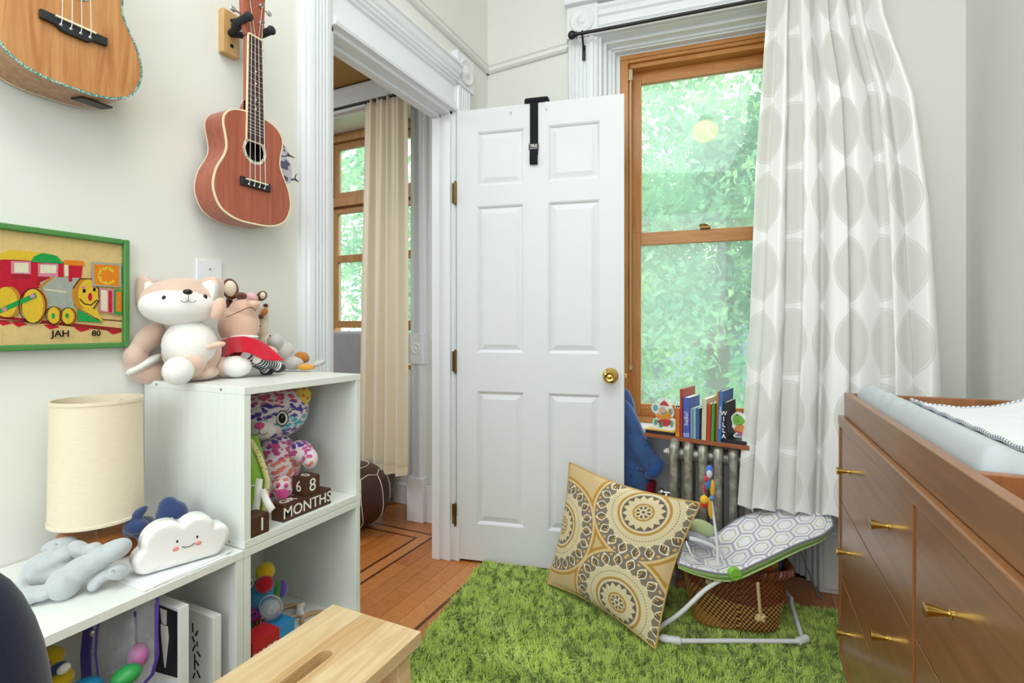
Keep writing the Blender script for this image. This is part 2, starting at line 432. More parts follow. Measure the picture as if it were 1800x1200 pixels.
# ---------------------------------------------------------------- window casing and window_1
wc=thing('window_1',None,None,tuple(FW(.585,0,0)),kind='structure')
def WB(): return B(MW)
for (a,c) in ((0,.14),(1.03,1.17)):
    b=WB(); b.sweep([(u,-v) for u,v in pil(a,c,0)],(0,0,.24),(0,0,2.40),(1,0,0),(0,1,0)); obj('pilaster',b,M_trim,wc)
    b=WB(); b.box((a-.004,-.045,0),(c+.004,0,.24)); b.box((a+.01,-.052,.02),(c-.01,-.045,.22)); obj('plinth_block',b,M_trim,wc,bevel=.003)
    b=WB(); rosette(b,basis(((a+c)/2,0,2.468),(1,0,0),(0,0,1),(0,-1,0)),.145); obj('corner_block',b,M_trim,wc,bevel=.002)
b=WB(); hp2=[(0,2.40),(.022,2.40),(.03,2.408),(.022,2.416),(.022,2.428),(.03,2.436),(.016,2.444),(.016,2.478),(.026,2.484),(.03,2.496),(.026,2.506),(.034,2.516),(.034,2.53),(0,2.54)]
b.sweep(hp2,(.14,0,0),(1.03,0,0),(0,-1,0),(0,0,1)); obj('header',b,M_trim,wc)
b=WB(); b.box((-.01,-.06,2.54),(1.18,0,2.575)); b.box((-.01,-.045,2.575),(1.18,0,2.59)); obj('cap_molding',b,M_trim,wc,bevel=.006)
# reveals, stepped
b=WB()
for sgn,t0 in ((1,.14),(-1,1.03)):
    def q(u0,u1,o0,o1,z0,z1):
        x0,x1=sorted((t0+sgn*u0,t0+sgn*u1)); b.box((x0,o0,z0),(x1,o1,z1))
    q(0,.014,0,.3,0,2.41); q(.014,.03,.045,.3,0,2.396); q(.03,.048,.085,.3,0,2.38); q(.048,.062,.10,.3,0,2.372); q(.062,.082,.135,.3,0,2.362)
for (o,z0) in ((0,2.396),(.045,2.382),(.085,2.372),(.10,2.366),(.135,2.358)): b.box((.15,o,z0),(1.02,.3,2.412))
obj('reveal',b,M_trim,wc,bevel=.002)
b=WB(); b.box((.154,.02,.575),(1.016,.3,.602)); b.box((.154,-.01,.582),(1.016,.02,.602)); obj('sill',b,M_trim,wc,bevel=.004)
b=WB(); b.box((.154,.14,0),(1.016,.18,.575)); b.box((.154,.125,.0),(1.016,.14,.13)); b.box((.154,.13,.13),(1.016,.14,.15)); obj('apron_panel',b,M_trim,wc,bevel=.003)
# wooden frame and sashes
F0,F1,FZ0,FZ1=.222,.948,.602,2.358
b=WB(); b.box((F0,.135,FZ0),(F0+.038,.27,FZ1)); b.box((F1-.038,.135,FZ0),(F1,.27,FZ1)); 
b.box((F0+.038,.15,FZ0),(F0+.05,.165,FZ1)); b.box((F1-.05,.15,FZ0),(F1-.038,.165,FZ1))
obj('window_frame',b,M_winwood,wc,bevel=.002)
b=WB(); b.box((F0,.13,2.338),(F1,.27,FZ1)); b.box((F0+.038,.135,2.322),(F1-.038,.27,2.338)); b.box((F0+.038,.15,2.30),(F1-.038,.27,2.322)); b.box((F0,.13,FZ0),(F1,.27,.628))
obj('window_frame',b,M_winwoodH,wc,bevel=.002)
def sash(z0,z1,o,top,bot):
    a0,a1=F0+.038,F1-.038
    b=WB(); b.box((a0,o,z0),(a0+.056,o+.03,z1)); b.box((a1-.056,o,z0),(a1,o+.03,z1)); s1=obj('sash',b,M_winwood,wc,bevel=.002)
    b=WB(); b.box((a0+.056,o,z1-top),(a1-.056,o+.03,z1)); b.box((a0+.056,o,z0),(a1-.056,o+.03,z0+bot)); obj('rail',b,M_winwoodH,s1,bevel=.002)
    b=WB(); b.box((a0+.05,o+.013,z0+bot-.006),(a1-.05,o+.018,z1-top+.006)); obj('glass_pane',b,M_glass,s1)
sash(1.46,2.30,.205,.056,.05)
sash(.628,1.51,.17,.06,.056)
b=WB(); b.box((.585,.155,1.512),(.63,.195,1.524)); b.ell((.6,.165,1.528),(.02,.012,.008)); obj('sash_lock',b,M_brassd,wc,smooth=True)
b=WB(); b.box((.268,.142,.86),(.274,.148,2.29)); b.box((.262,.138,2.24),(.28,.15,2.29)); b.box((.264,.14,.85),(.278,.15,.87)); obj('blind_cord_track',b,plain('beige_plastic','C9B48A',.5),wc)
# right skirting and small baseboard pieces
b=B(); bp=[(0,0),(.018,0),(.018,.11),(.012,.12),(.012,.14),(.004,.15),(0,.15)]
b.sweep(bp,(1.96,-1.6,0),(1.96,2.46,0),(-1,0,0),(0,0,1)); struct('baseboard_right',b,M_trim)
b=B(); b.sweep(bp,(0,-1.6,0),(0,1.115,0),(1,0,0),(0,0,1)); struct('baseboard_left',b,M_trim)
b=WB(); b.sweep(bp,(1.175,0,0),(1.5,0,0),(0,-1,0),(0,0,1)); struct('baseboard_back',b,M_trim)
# ---------------------------------------------------------------- next room window wall
M_ww2=wood('tan_window_wood','9A6C3C','BA8A54',(40,40,3),.45)
w2=thing('window_2',None,None,(-.95,2.4,0),kind='structure')
b=B(); b.sweep([(u,-v*1.1) for u,v in pil(-.465,-.368,0)],(0,2.32,.22),(0,2.32,2.30),(1,0,0),(0,1,0)); obj('pilaster',b,M_trim,w2)
b=B(); b.box((-.47,2.27,0),(-.363,2.32,.24)); obj('plinth_block',b,M_trim,w2,bevel=.004)
b=B(); b.box((-.47,2.28,.855),(-.364,2.32,1.02)); b.lathe([(.034,0),(.034,.004),(.026,.007),(.018,.003),(.01,.003),(.006,.008),(0,.009)],basis((-.417,2.28,.937),(1,0,0),(0,0,1),(0,-1,0)),24); obj('dado_block',b,M_trim,w2,bevel=.003)
b=B(); b.sweep([(v,z) for v,z in ((0,2.30),(.02,2.30),(.03,2.315),(.02,2.33),(.02,2.37),(.035,2.39),(.035,2.40),(.06,2.43),(.06,2.445),(0,2.45))],(-1.9,2.32,0),(-.363,2.32,0),(0,-1,0),(0,0,1)); obj('header',b,M_trim,w2)
b=B(); b.box((-.48,2.32,0),(-.465,2.60,2.32)); b.box((-1.5,2.32,0),(-1.485,2.60,2.32)); b.box((-1.5,2.32,2.305),(-.465,2.6,2.32)); obj('reveal',b,M_trim,w2)
b=B(); b.box((-1.5,2.49,0),(-.465,2.53,.80)); b.box((-1.5,2.475,0),(-.465,2.49,.12)); obj('apron_panel',b,M_trim,w2,bevel=.003)
b=B(); x0,x1=-1.29,-.50
b.box((x0,2.50,.80),(x0+.035,2.6,2.305)); b.box((x1-.035,2.50,.8),(x1,2.6,2.305)); b.box((x0,2.50,2.25),(x1,2.6,2.305)); b.box((x0,2.5,.80),(x1,2.6,.83)); b.box((x0,2.49,1.83),(x1,2.57,1.885)); b.box((-1.5,2.5,.8),(x0,2.6,2.305))
obj('window_frame',b,M_ww2,w2,bevel=.003)
for (za,zb,o) in ((1.885,2.25,2.53),(1.05,1.83,2.52)):
    b=B(); b.box((x0+.035,o,za),(x0+.075,o+.03,zb)); b.box((x1-.075,o,za),(x1-.035,o+.03,zb)); b.box((x0+.075,o,zb-.04),(x1-.075,o+.03,zb)); b.box((x0+.075,o,za),(x1-.075,o+.03,za+.045))
    if za<1.5: b.box((x0+.075,o,1.475),(x1-.075,o+.03,1.52))
    s1=obj('sash',b,M_ww2,w2,bevel=.002)
    b=B(); b.box((x0+.07,o+.012,za+.04),(x1-.07,o+.017,zb-.03)); obj('glass_pane',b,M_glass,s1)
b=B(); b.sweep(bp,(-.363,2.32,0),(-.08,2.32,0),(0,-1,0),(0,0,1)); b.box((-.363,2.295,0),(-.08,2.302,.2)); struct('baseboard_next_room',b,M_trim,bevel=.004)
# ---------------------------------------------------------------- ukuleles
def catmull(P,n=6,closed=False):
    out=[]; N=len(P)
    for i in range(N if closed else N-1):
        p=[Vector(P[(i+k)%N]) if closed else Vector(P[min(max(i+k,0),N-1)]) for k in (-1,0,1,2)]
        for j in range(n):
            t=j/n; out.append(.5*((2*p[1])+(p[2]-p[0])*t+(2*p[0]-5*p[1]+4*p[2]-p[3])*t*t+(-p[0]+3*p[1]-3*p[2]+p[3])*t**3))
    if not closed: out.append(Vector(P[-1]))
    return out
UPROF=[(0,0,0),(.004,.16,0),(.03,.30,0),(.09,.42,0),(.2,.49,0),(.3,.5,0),(.42,.46,0),(.53,.385,0),(.61,.35,0),(.7,.358,0),(.8,.385,0),(.88,.375,0),(.95,.30,0),(.985,.18,0),(1,.04,0)]
def uke_outline(L,Wd,ins=0):
    h=catmull(UPROF,4); r=[(p.y*Wd,p.x*L) for p in h]
    pts=r+[(-x,y) for x,y in r[::-1] if x>1e-6]
    if ins:
        n=len(pts); q=[]
        for i in range(n):
            a=Vector((*pts[i-1],0)); c=Vector((*pts[(i+1)%n],0)); t=(c-a).normalized(); q.append((pts[i][0]-t.y*ins,pts[i][1]+t.x*ins))
        pts=q
    return pts
def plate_with_hole(b,poly,z,cx,cy,r,M,n=32):
    bm=bmesh.new(); vo=[bm.verts.new((x,y,z)) for x,y in poly]; vi=[bm.verts.new((cx+r*math.cos(2*PI*i/n),cy+r*math.sin(2*PI*i/n),z)) for i in range(n)]
    e=[bm.edges.new((vo[i],vo[(i+1)%len(vo)])) for i in range(len(vo))]+[bm.edges.new((vi[i],vi[(i+1)%n])) for i in range(n)]
    bmesh.ops.triangle_fill(bm,use_beauty=True,edges=e); bm.verts.index_update()
    b.add([v.co[:] for v in bm.verts],[tuple(v.index for v in f.verts) for f in bm.faces],M); bm.free()
def ukulele(nm,label,y,z,face_x,L,Wd,D,top,side,bind,roset,neckL,frets,tilt=0,jack=False,lean=0):
    t=thing(nm,label,'ukulele',(face_x-D,y,z))
    M=basis((face_x-D,y,z),(0,1,0),(0,0,1),(1,0,0)) @ Matrix.Rotation(tilt,4,'Z') @ Matrix.Rotation(lean,4,'X')   # local x right, y up, z out of the wall
    ol=uke_outline(L,Wd); n=len(ol)
    b=B(); vs=[(x,yy,0) for x,yy in ol]+[(x,yy,D) for x,yy in ol]; b.add(vs,[(i,(i+1)%n,n+(i+1)%n,n+i) for i in range(n)]+[tuple(range(n))],M)
    obj('body_side',b,side,t,smooth=True,angle=50)
    b=B(); hy=L*.66; hr=Wd*.118
    inn=uke_outline(L,Wd,.0035)
    plate_with_hole(b,inn,D+.0006,0,hy,hr,M); obj('soundboard',b,top,t)
    b=B(); b.cyl((0,hy,D-.03),(0,hy,D-.029),hr*1.6,n=24,M=M); obj('soundhole_shade',b,plain('soundhole_shade_dark','2E1812',.8),t)  # dark disc paints the shade seen through the sound hole
    for zz in (0.0,D):
        b=B(); vo=[(x,yy,zz-.003) for x,yy in ol]+[(x*1.004,yy,zz+.0012) for x,yy in ol]+[(x,yy,zz+.0012) for x,yy in inn]
        b.add(vo,[(i,(i+1)%n,n+(i+1)%n,n+i) for i in range(n)]+[(n+i,n+(i+1)%n,2*n+(i+1)%n,2*n+i) for i in range(n)],M); obj('binding',b,bind if zz>0 else M_creamb,t,smooth=True)
    b=B(); 
    R=[(hr,D+.0003),(hr,D+.0016),(hr*1.28,D+.0016),(hr*1.28,D+.0003)]
    vs=[];fs=[];k=36
    for rr,zz in R:
        for i in range(k): vs.append((rr*math.cos(2*PI*i/k),hy+rr*math.sin(2*PI*i/k),zz))
    for j in range(3):
        for i in range(k): fs.append((j*k+i,j*k+(i+1)%k,(j+1)*k+(i+1)%k,(j+1)*k+i))
    b.add(vs,fs,M); obj('rosette',b,roset,t)
    # neck, fingerboard, head
    ny0=L*.74; ny1=L+neckL; fw=.021; 
    b=B(); b.box((-fw,L-.01,D-.016),(fw,ny1,D-.002),M); b.hexa([M@Vector(p) for p in ((-fw,L-.012,D-.05),(fw,L-.012,D-.05),(fw,L+.03,D-.014),(-fw,L+.03,D-.014),(-fw,L-.012,D-.004),(fw,L-.012,D-.004),(fw,L+.03,D-.004),(-fw,L+.03,D-.004))]); obj('neck',b,side,t,bevel=.003)
    b=B(); b.hexa([M@Vector(p) for p in ((-fw-.003,ny0,D),(fw+.003,ny0,D),(fw-.002,ny1,D),(-fw+.002,ny1,D),(-fw-.003,ny0,D+.005),(fw+.003,ny0,D+.005),(fw-.002,ny1,D+.005),(-fw+.002,ny1,D+.005))]); fbo=obj('fingerboard',b,M_fret_wood,t)
    b=B(); 
    for sx in (-1,1): b.hexa([M@Vector(p) for p in ((sx*(fw+.0032),ny0,D),(sx*(fw+.005),ny0,D),(sx*(fw),ny1,D),(sx*(fw-.0018),ny1,D),(sx*(fw+.0032),ny0,D+.0056),(sx*(fw+.005),ny0,D+.0056),(sx*(fw),ny1,D+.0056),(sx*(fw-.0018),ny1,D+.0056))])
    b.box((-fw-.004,ny0-.002,D),(fw+.004,ny0,D+.0056),M); obj('fingerboard_binding',b,M_creamb,t)
    sc=(ny1-L*.37)
    for i in range(1,frets+1):
        yy=ny1-sc*(1-2**(-i/12))
        if yy<ny0+.003: break
        b=B(); b.box((-fw-.0015,yy-.0008,D+.005),(fw+.0015,yy+.0008,D+.0064),M); obj('fret',b,M_silver,fbo)
    for i in (5,7,10,12):
        yy=ny1-sc*(1-2**(-(i-.5)/12)); b=B(); b.cyl((0,yy,D+.005),(0,yy,D+.0055),.0025,n=12,M=M); obj('fret_marker',b,M_creamb,fbo)
    b=B(); b.box((-fw,ny1,D+.001),(fw,ny1+.004,D+.008),M); obj('nut',b,M_creamb,t)
    hp=[(-.021,ny1+.003),(.021,ny1+.003),(.03,ny1+.03),(.034,ny1+.12),(.026,ny1+.148),(.008,ny1+.155),(0,ny1+.148),(-.008,ny1+.155),(-.026,ny1+.148),(-.034,ny1+.12),(-.03,ny1+.03)]
    b=B(); b.prism(hp,D-.016,D-.002,M); hs=obj('headstock',b,side,t,bevel=.002)
    for sx in (-1,1):
        for yy in (.05,.095):
            b=B(); b.cyl((sx*.019,ny1+yy,D-.004),(sx*.019,ny1+yy,D+.012),.003,n=10,M=M); b.cyl((sx*.019,ny1+yy,D-.002),(sx*.019,ny1+yy,D+.001),.006,n=14,M=M)
            b.cyl((sx*.03,ny1+yy,D-.011),(sx*.047,ny1+yy,D-.011),.0022,n=8,M=M); b.ell((sx*.052,ny1+yy,D-.011),(.009,.007,.0035),M,12,8); obj('tuning_peg',b,M_silver,hs,smooth=True)
    # bridge and strings
    by=L*.36; bw=.052
    b=B(); 
    if jack: b.prism([(-bw,by-.008),(-.03,by-.009),(-.02,by-.016),(.02,by-.016),(.03,by-.009),(bw,by-.008),(bw,by+.008),(-bw,by+.008)],D+.0005,D+.009,M)
    else: b.box((-.042,by-.011,D+.0005),(.042,by+.011,D+.008),M)
    br=obj('bridge',b,M_ebony,t,bevel=.0015)
    b=B(); b.box((-.031,by+.004,D+.008),(.031,by+.0075,D+.0125),M); obj('saddle',b,M_creamb,br)
    for i in range(4):
        xx=-.0225+.015*i
        b=B(); b.ell((xx,by-.006,D+.009),(.003,.003,.002),M,10,6); obj('bridge_pin',b,M_silver,br,smooth=True)
        b=B(); b.cyl((xx,by+.004,D+.0127),(xx*.66,ny1+.002,D+.009),.0007,n=6,M=M)
        k2=(xx*.66,ny1+.002,D+.009); k3=((-.019,-.019,.019,.019)[i],ny1+(.05,.095,.095,.05)[i],D+.006); b.cyl(k2,k3,.0006,n=6,M=M)
        b.cyl((xx,by-.008,D+.009),(xx,by+.004,D+.0127),.0008,n=6,M=M); obj('string',b,M_string,t)
    if jack:
        b=B(); Mj=M@Matrix.Translation((.045,.0005,D*.62)); b.prism([(-.028,-.013),(.024,-.013),(.03,.013),(-.022,.013)],0,.0035,Mj@Matrix.Rotation(-PI/2,4,'X')@Matrix.Scale(-1,4,(0,0,1)) @ Matrix.Scale(-1,4,(0,1,0)))
        pj=obj('pickup_panel',b,M_ebony,t)
    return t
M_creamb=plain('cream_binding','EFE3BE',.35)
M_silver=plain('nickel','C9CACB',.25,1)
M_string=plain('nylon_string','DDE0E0',.3)
M_fret_wood=wood('rosewood_board','3A201B','5A352B',(60,60,6),.45)
M_ebony=plain('ebony','1C1D22',.4)
M_mahog=wood('mahogany','9A4B33','B8644A',(120,120,5),.38,.3,.8,bmp=.02)
M_koa=wood('koa_top','A8642F','D39A5E',(40,40,3),.3,.4,1.5,bmp=.02)
M_koas=wood('koa_side','8C5A30','B98A58',(60,60,40),.35,.3,1)
m,t,bs=newmat('abalone'); co=t.coord(); vv=t.voro(co,420,out='Color'); g=t.ramp(t.sep(vv)[0],[(0,'3E8F83'),(.4,'B9DCCB'),(.7,'8E9BA0'),(1,'E8F0E4')],'CONSTANT'); setp(t,bs,g,.2,.3); M_abal=m
m,t,bs=newmat('pearl_ring'); co=t.coord(); vv=t.voro(co,300,out='Color'); g=t.ramp(t.sep(vv)[1],[(0,'8E8A70'),(.3,'E8E4CF'),(.7,'C9C7B0')],'CONSTANT'); setp(t,bs,g,.3); M_pearl=m
ukulele('ukulele','mahogany ukulele with cream binding hanging by its head from a wooden wall hook',.892,1.315,.10,.282,.222,.066,M_mahog,M_mahog,M_creamb,M_pearl,.19,19)
ukulele('ukulele','larger striped-koa ukulele with dark bridge cut off by the top left corner of the photo',.508,1.497,.104,.31,.235,.09,M_koa,M_koas,M_abal,M_abal,.22,18,jack=True)
# hanger
def hanger(y,z,label):
    t=thing('ukulele_hanger',label,'wall hook',(0,y,z))
    M=basis((0,y,z),(0,1,0),(0,0,1),(1,0,0))
    b=B(); b.box((-.03,-.055,0),(.018,.06,.02),M); blk=obj('wood_block',b,M_pine,t,bevel=.004)
    for zz in (-.03,.035):
        b=B(); b.cyl((-.006,zz,.018),(-.006,zz,.0215),.005,n=12,M=M); obj('screw_hole',b,M_ebony,blk)
    for s in (-1,1):
        b=B(); pts=[(-.01+.0*s,0,.02),(s*.02,.0,.055),(s*.031,.002,.075),(s*.033,.006,.12)]
        b.tube(pts,[.008,.008,.0095,.0095],12,M=M); b.ell((s*.033,.006,.12),(.0115,.0115,.009),M,14,8); b.cyl((s*.024,.0,.062),(s*.031,.002,.076),.0125,n=14,M=M); obj('padded_arm',b,M_foam,t,smooth=True)
M_pine=wood('pale_pine','C79A5E','DDB880',(60,60,5),.5)
M_foam=plain('black_foam','23252A',.8)
hanger(.893,1.815,'pale wood wall hook with black padded prongs holding the mahogany ukulele')
hanger(.508,2.03,'wall hook holding the larger ukulele above the frame of the photo')
# ---------------------------------------------------------------- flat things on the left wall
def FX(x): return lambda px,py: Wx(px,py,x)
def poly_wall(b,pts,x,th=.0008):
    P=[Wx(px,py,x) for px,py in pts]; b.prism([(p.y,p.z) for p in P],0,th,basis((x,0,0),(0,1,0),(0,0,1),(1,0,0)))
# light switch plate
t=thing('wall_plate','white blank wall plate with two screws behind the fox toy','wall plate',(0,.72,1.08))
p0=Wx(345,455,.004); p1=Wx(390,498,.004)
b=B(); b.box((0,p0.y,p1.z-.045),(.006,p1.y,p0.z)); pl=obj('plate',b,M_trim,t,bevel=.002)
for zz in (p0.z-.022,p0.z-.052):
    b=B(); b.cyl((.006,(p0.y+p1.y)/2,zz),(.0075,(p0.y+p1.y)/2,zz),.0028,n=12); obj('screw',b,M_silver,pl)
# bird decal
dk=thing('bird_decal','small grey and purple bird sticker with a red crown peeking out beside the mahogany ukulele','sticker',tuple(Wx(500,325,.0)))
def z6(X,Y): return (470+X*70/764,230+Y*110/1200)
def decal(nm,col,polys,x):
    mm=plain(nm+'_ink',col,.6,var=.12,scale=200)
    for P in polys:
        b=B(); poly_wall(b,[z6(*p) for p in P],x,.0004); obj(nm,b,mm,dk)
decal('body_print','C9C6D6',[[(240,250),(330,300),(400,420),(370,520),(440,620),(470,800),(460,900),(480,960),(370,1030),(300,920),(150,700),(150,400)]],.0002)
decal('wing_print','5E5C78',[[(200,680),(230,560),(330,590),(340,540),(400,600),(440,640),(390,690),(410,740),(350,750),(300,720),(240,700)],[(240,440),(300,480),(380,460),(380,490),(290,500),(240,480)],[(300,870),(330,850),(400,900),(380,980),(340,940)]],.0007)
decal('beak_print','3C3A48',[[(390,410),(430,460),(540,520),(440,490),(380,480)],[(305,345),(355,380),(335,392),(310,372)],[(450,920),(520,915),(535,850),(570,810),(545,870),(540,910),(600,970),(585,975),(520,935),(455,950)]],.0012)
decal('crown_print','B4474F',[[(262,240),(310,265),(345,330),(330,330),(285,290)]],.0012)
# ---------------------------------------------------------------- needlework train picture
pt=thing('framed_picture','green framed needlework picture of a smiling toy train','picture',(0,.5,1.0))
PY0,PY1=.335,.646; PZ0,PZ1=1.010,1.243
M_gframe=plain('green_frame_paint','4E8A45',.45,var=.08,scale=30)
Fx=.024; fw=.0115
b=B()
for a,c in (((0,PY0,PZ0),(Fx,PY0+fw,PZ1)),((0,PY1-fw,PZ0),(Fx,PY1,PZ1)),((0,PY0+fw,PZ0),(Fx,PY1-fw,PZ0+fw)),((0,PY0+fw,PZ1-fw),(Fx,PY1-fw,PZ1))): b.box(a,c)
obj('frame',b,M_gframe,pt,bevel=.003)
def stitch(nm,col):
    m,t,bs=newmat(nm); co=t.coord(); x,y,z=t.sep(co)
    s=((y+z)*1500.0).sin(); s2=((y-z)*1500.0).sin(); c=lin(col)
    n=t.noise(co,60,2)
    cc=t.mix(s*.25+n*.5+.25,tuple(q*.8 for q in c),tuple(min(1,q*1.12) for q in c)); setp(t,bs,cc,.9,spec=.1); bump(t,bs,s*s2,.5,.001); return m
b=B().box((0,PY0+fw,PZ0+fw),(.014,PY1-fw,PZ1-fw)); cv=obj('canvas',b,stitch('cream_stitch','E6C88A'),pt)
def z2(X,Y): return (X/3,380+Y/3)
lay=[0]
def st(nm,mat,*polys):
    lay[0]+=1; x=.0140+.00012*lay[0]
    for P in polys:
        b=B(); Q=[Wx(*z2(*p),x) for p in P]; b.prism([(max(PY0+fw,min(PY1-fw,q.y)),max(PZ0+fw,min(PZ1-fw,q.z))) for q in Q],-.0003,.0004,basis((x,0,0),(0,1,0),(0,0,1),(1,0,0)))
        obj(nm,b,mat,cv)
def ring(X,Y,rx,ry,n=22): return [(X+rx*math.cos(2*PI*i/n),Y+ry*math.sin(2*PI*i/n)) for i in range(n)]
def ln(P,w=4):
    out=[]
    for i in range(len(P)-1):
        (a,b_),(c,d)=P[i],P[i+1]; L=math.hypot(c-a,d-b_); nx,ny=-(d-b_)/L*w/2,(c-a)/L*w/2
        out.append([(a+nx,b_+ny),(c+nx,d+ny),(c-nx,d-ny),(a-nx,b_-ny)])
    return out
sR,sY,sG,sK,sO,sW,sGr,sP=[stitch(n,c) for n,c in (('red_stitch','C8283A'),('yellow_stitch','E6C13C'),('green_stitch','2FA24F'),('black_stitch','2A2320'),('orange_stitch','E98A2B'),('white_stitch','E9E2C4'),('grey_stitch','A9B0A4'),('pink_stitch','D98AA0'))]
sDo=stitch('ochre_stitch','C98A34'); sDR=stitch('dark_red_stitch','A82A33')
st('track',sDR,[(0,540),(640,610),(640,590),(0,525)]); st('track_tie',sR,*[[(x,555+x*.08),(x+45,548+x*.08),(x+85,565+x*.08),(x+35,578+x*.08)] for x in (-20,60,230,390,560)])
st('track_rail',stitch('brown_stitch','7A4526'),*ln([(0,548),(330,570),(640,602)],6),*ln([(430,535),(640,552)],6))
st('cab',sR,[(-40,225),(335,240),(335,330),(250,325),(200,380),(190,470),(-40,470)])
st('cab_band',sDR,[(60,300),(160,305),(160,330),(60,330)],[(195,320),(330,322),(330,345),(260,345),(195,380)])
st('cab_window',sP,[(58,235),(162,238),(162,306),(58,302)],[(200,248),(308,250),(305,322),(200,316)]); st('cab_window_light',sW,[(75,245),(150,246),(150,298),(75,296)],[(212,256),(297,258),(295,300),(212,300)])
st('cab_roof',sY,[(-40,230),(-10,200),(60,176),(225,193),(170,235),(60,228)]); st('cab_roof_green',sG,[(225,193),(300,208),(335,250),(160,240),(180,210)])
st('chimney',sR,[(362,255),(435,262),(428,330),(400,345),(365,340)]); st('chimney_window',sW,[(338,255),(360,255),(360,318),(340,315)]); st('chimney_cap',sO,[(338,230),(440,236),(445,262),(338,256)])
st('boiler',sGr,[(210,350),(275,320),(420,325),(400,400),(385,500),(280,510),(245,480),(238,420)]); st('boiler_edge',sDo,[(200,370),(270,318),(285,322),(215,378)])
st('boiler_shine',sW,*ln([(235,385),(350,400)],6))
st('side_red',sR,[(362,300),(380,300),(380,345),(362,345)])
st('face_rim',sDo,ring(448,412,68,88)); st('face',sY,ring(468,412,56,82)); st('eye',sK,ring(443,393,9,11),ring(497,386,8,10)); st('nose',sR,ring(475,425,11,22)); st('cheek',sP,ring(438,374,14,5),ring(497,370,14,5))
st('smile',sK,*ln([(420,435),(445,462),(480,468),(512,440)],5),*ln([(385,380),(420,330),(480,330),(520,385),(522,440),(490,490)],4))
st('cowcatcher',sG,[(408,490),(410,552),(540,560)],); st('cowcatcher_front',sY,[(425,488),(508,488),(545,558)])
st('wheel_rim',sDo,ring(50,452,62,82),ring(195,472,56,92),ring(297,523,34,46),ring(373,527,34,44)); st('wheel',sY,ring(30,452,60,80),ring(172,472,56,90),ring(282,522,30,45),ring(358,526,30,43))
st('wheel_hub',sG,ring(280,525,9,16),ring(353,524,9,14)); st('connecting_rod',sG,[(-10,490),(185,402),(196,428),(0,512)]); st('rod_end',sP,ring(170,420,14,12),ring(22,490,14,12))
st('wheel_outline',sK,*ln(ring(172,472,72,92)+[ring(172,472,72,92)[0]],4),*ln(ring(282,522,42,46)+[ring(282,522,42,46)[0]],3),*ln(ring(358,526,42,44)+[ring(358,526,42,44)[0]],3))
st('block_edge',sGr,[(484,240),(640,250),(640,375),(486,368)]); st('block',sO,[(495,252),(628,260),(628,370),(497,360)]); 
st('block_letter',sY,*ln([(598,290),(570,272),(535,280),(520,312),(535,345),(572,355),(602,340)],15))
st('block_pink',sP,[(524,378),(600,388),(600,512),(524,502)]); st('block_pink_face',sW,[(532,388),(566,392),(566,500),(532,495)]); st('block_red',sR,[(572,392),(590,394),(590,508),(572,505)])
st('block_green',sG,[(602,385),(640,388),(640,520),(602,515)]); st('block_green_face',sO,[(612,396),(640,398),(640,505),(612,502)])
lay[0]+=1; b=B(); xx=.0140+.00012*lay[0]+.0004
pj=Wx(*z2(320,620),xx); p8=Wx(*z2(508,618),xx); s1=(Wx(*z2(320,600),xx).z-Wx(*z2(320,638),xx).z)
Mt=lambda p: basis(p,(0,1,0),(0,0,1),(1,0,0))
text_into(b,'JAH',s1*1.25,Mt(pj),.0003,offset=.0003); obj('stitched_lettering',b,sK,cv); b=B(); text_into(b,'80',s1*1.15,Mt(p8),.0003,offset=.0003); obj('stitched_lettering',b,sK,cv)
# ---------------------------------------------------------------- storage cubes
M_mel,t,bs=newmat('white_grain_melamine'); co=t.coord(); n=t.noise(t.vmul(co,(160,160,6)),1,3); setp(t,bs,t.mix(n,lin('E6ECE6'),lin('F3F6F2')),.4); bump(t,bs,n,.08,.0008)
SX=.338; YA,YB=.685,1.014; HH=.3075; TH=.0155
def cube(y0,y1,z0,z1,label):
    t=thing('storage_cube',label,'shelf',(SX/2,(y0+y1)/2,z0),group=None)
    b=B().box((.003,y0,z0),(SX,y1,z0+TH)); obj('bottom_panel',b,M_mel,t,bevel=.001)
    b=B().box((.003,y0,z1-TH),(SX,y1,z1)); tp=obj('top_panel',b,M_mel,t,bevel=.001)
    for y in (y0,y1-TH):
        b=B().box((.004,y,z0+TH),(SX-.001,y+TH,z1-TH)); obj('side_panel',b,M_mel,t,bevel=.001)
    for (x,z) in ((SX-.045,z0+TH*.5),(.05,z0+TH*.5),(SX-.07,z1-TH*.5),(.05,z1-TH*.5)):
        b=B(); b.cyl((x,y0-.0004,z),(x,y0+.001,z),.0032,n=12); obj('screw',b,M_silver,tp)
ZT=.935
cube(YA,YB,ZT-.3205,ZT,'white melamine storage cube on top of the stack, fox toy standing on it')
ZM=ZT-.321
cube(YA,YB,ZM-HH,ZM-.0005,'white storage cube under the tall one, holding the sensory toy and red box')
cube(YA-.352,YA-.001,ZM-HH,ZM-.0005,'white storage cube under the lamp, holding bags and the black and white cards')
cube(YA-.705,YA-.353,ZM-HH,ZM-.0005,'white storage cube at the left edge of the photo, partly behind the navy chair')
cube(YA,YB,0,ZM-HH-.0005,'lowest white storage cube of the tall stack, standing on the floor behind the stool')
cube(YA-.352,YA-.001,0,ZM-HH-.0005,'lowest white storage cube under the lamp side, standing on the floor')
cube(YA-.705,YA-.353,0,ZM-HH-.0005,'lowest white storage cube beside the navy chair, standing on the floor')
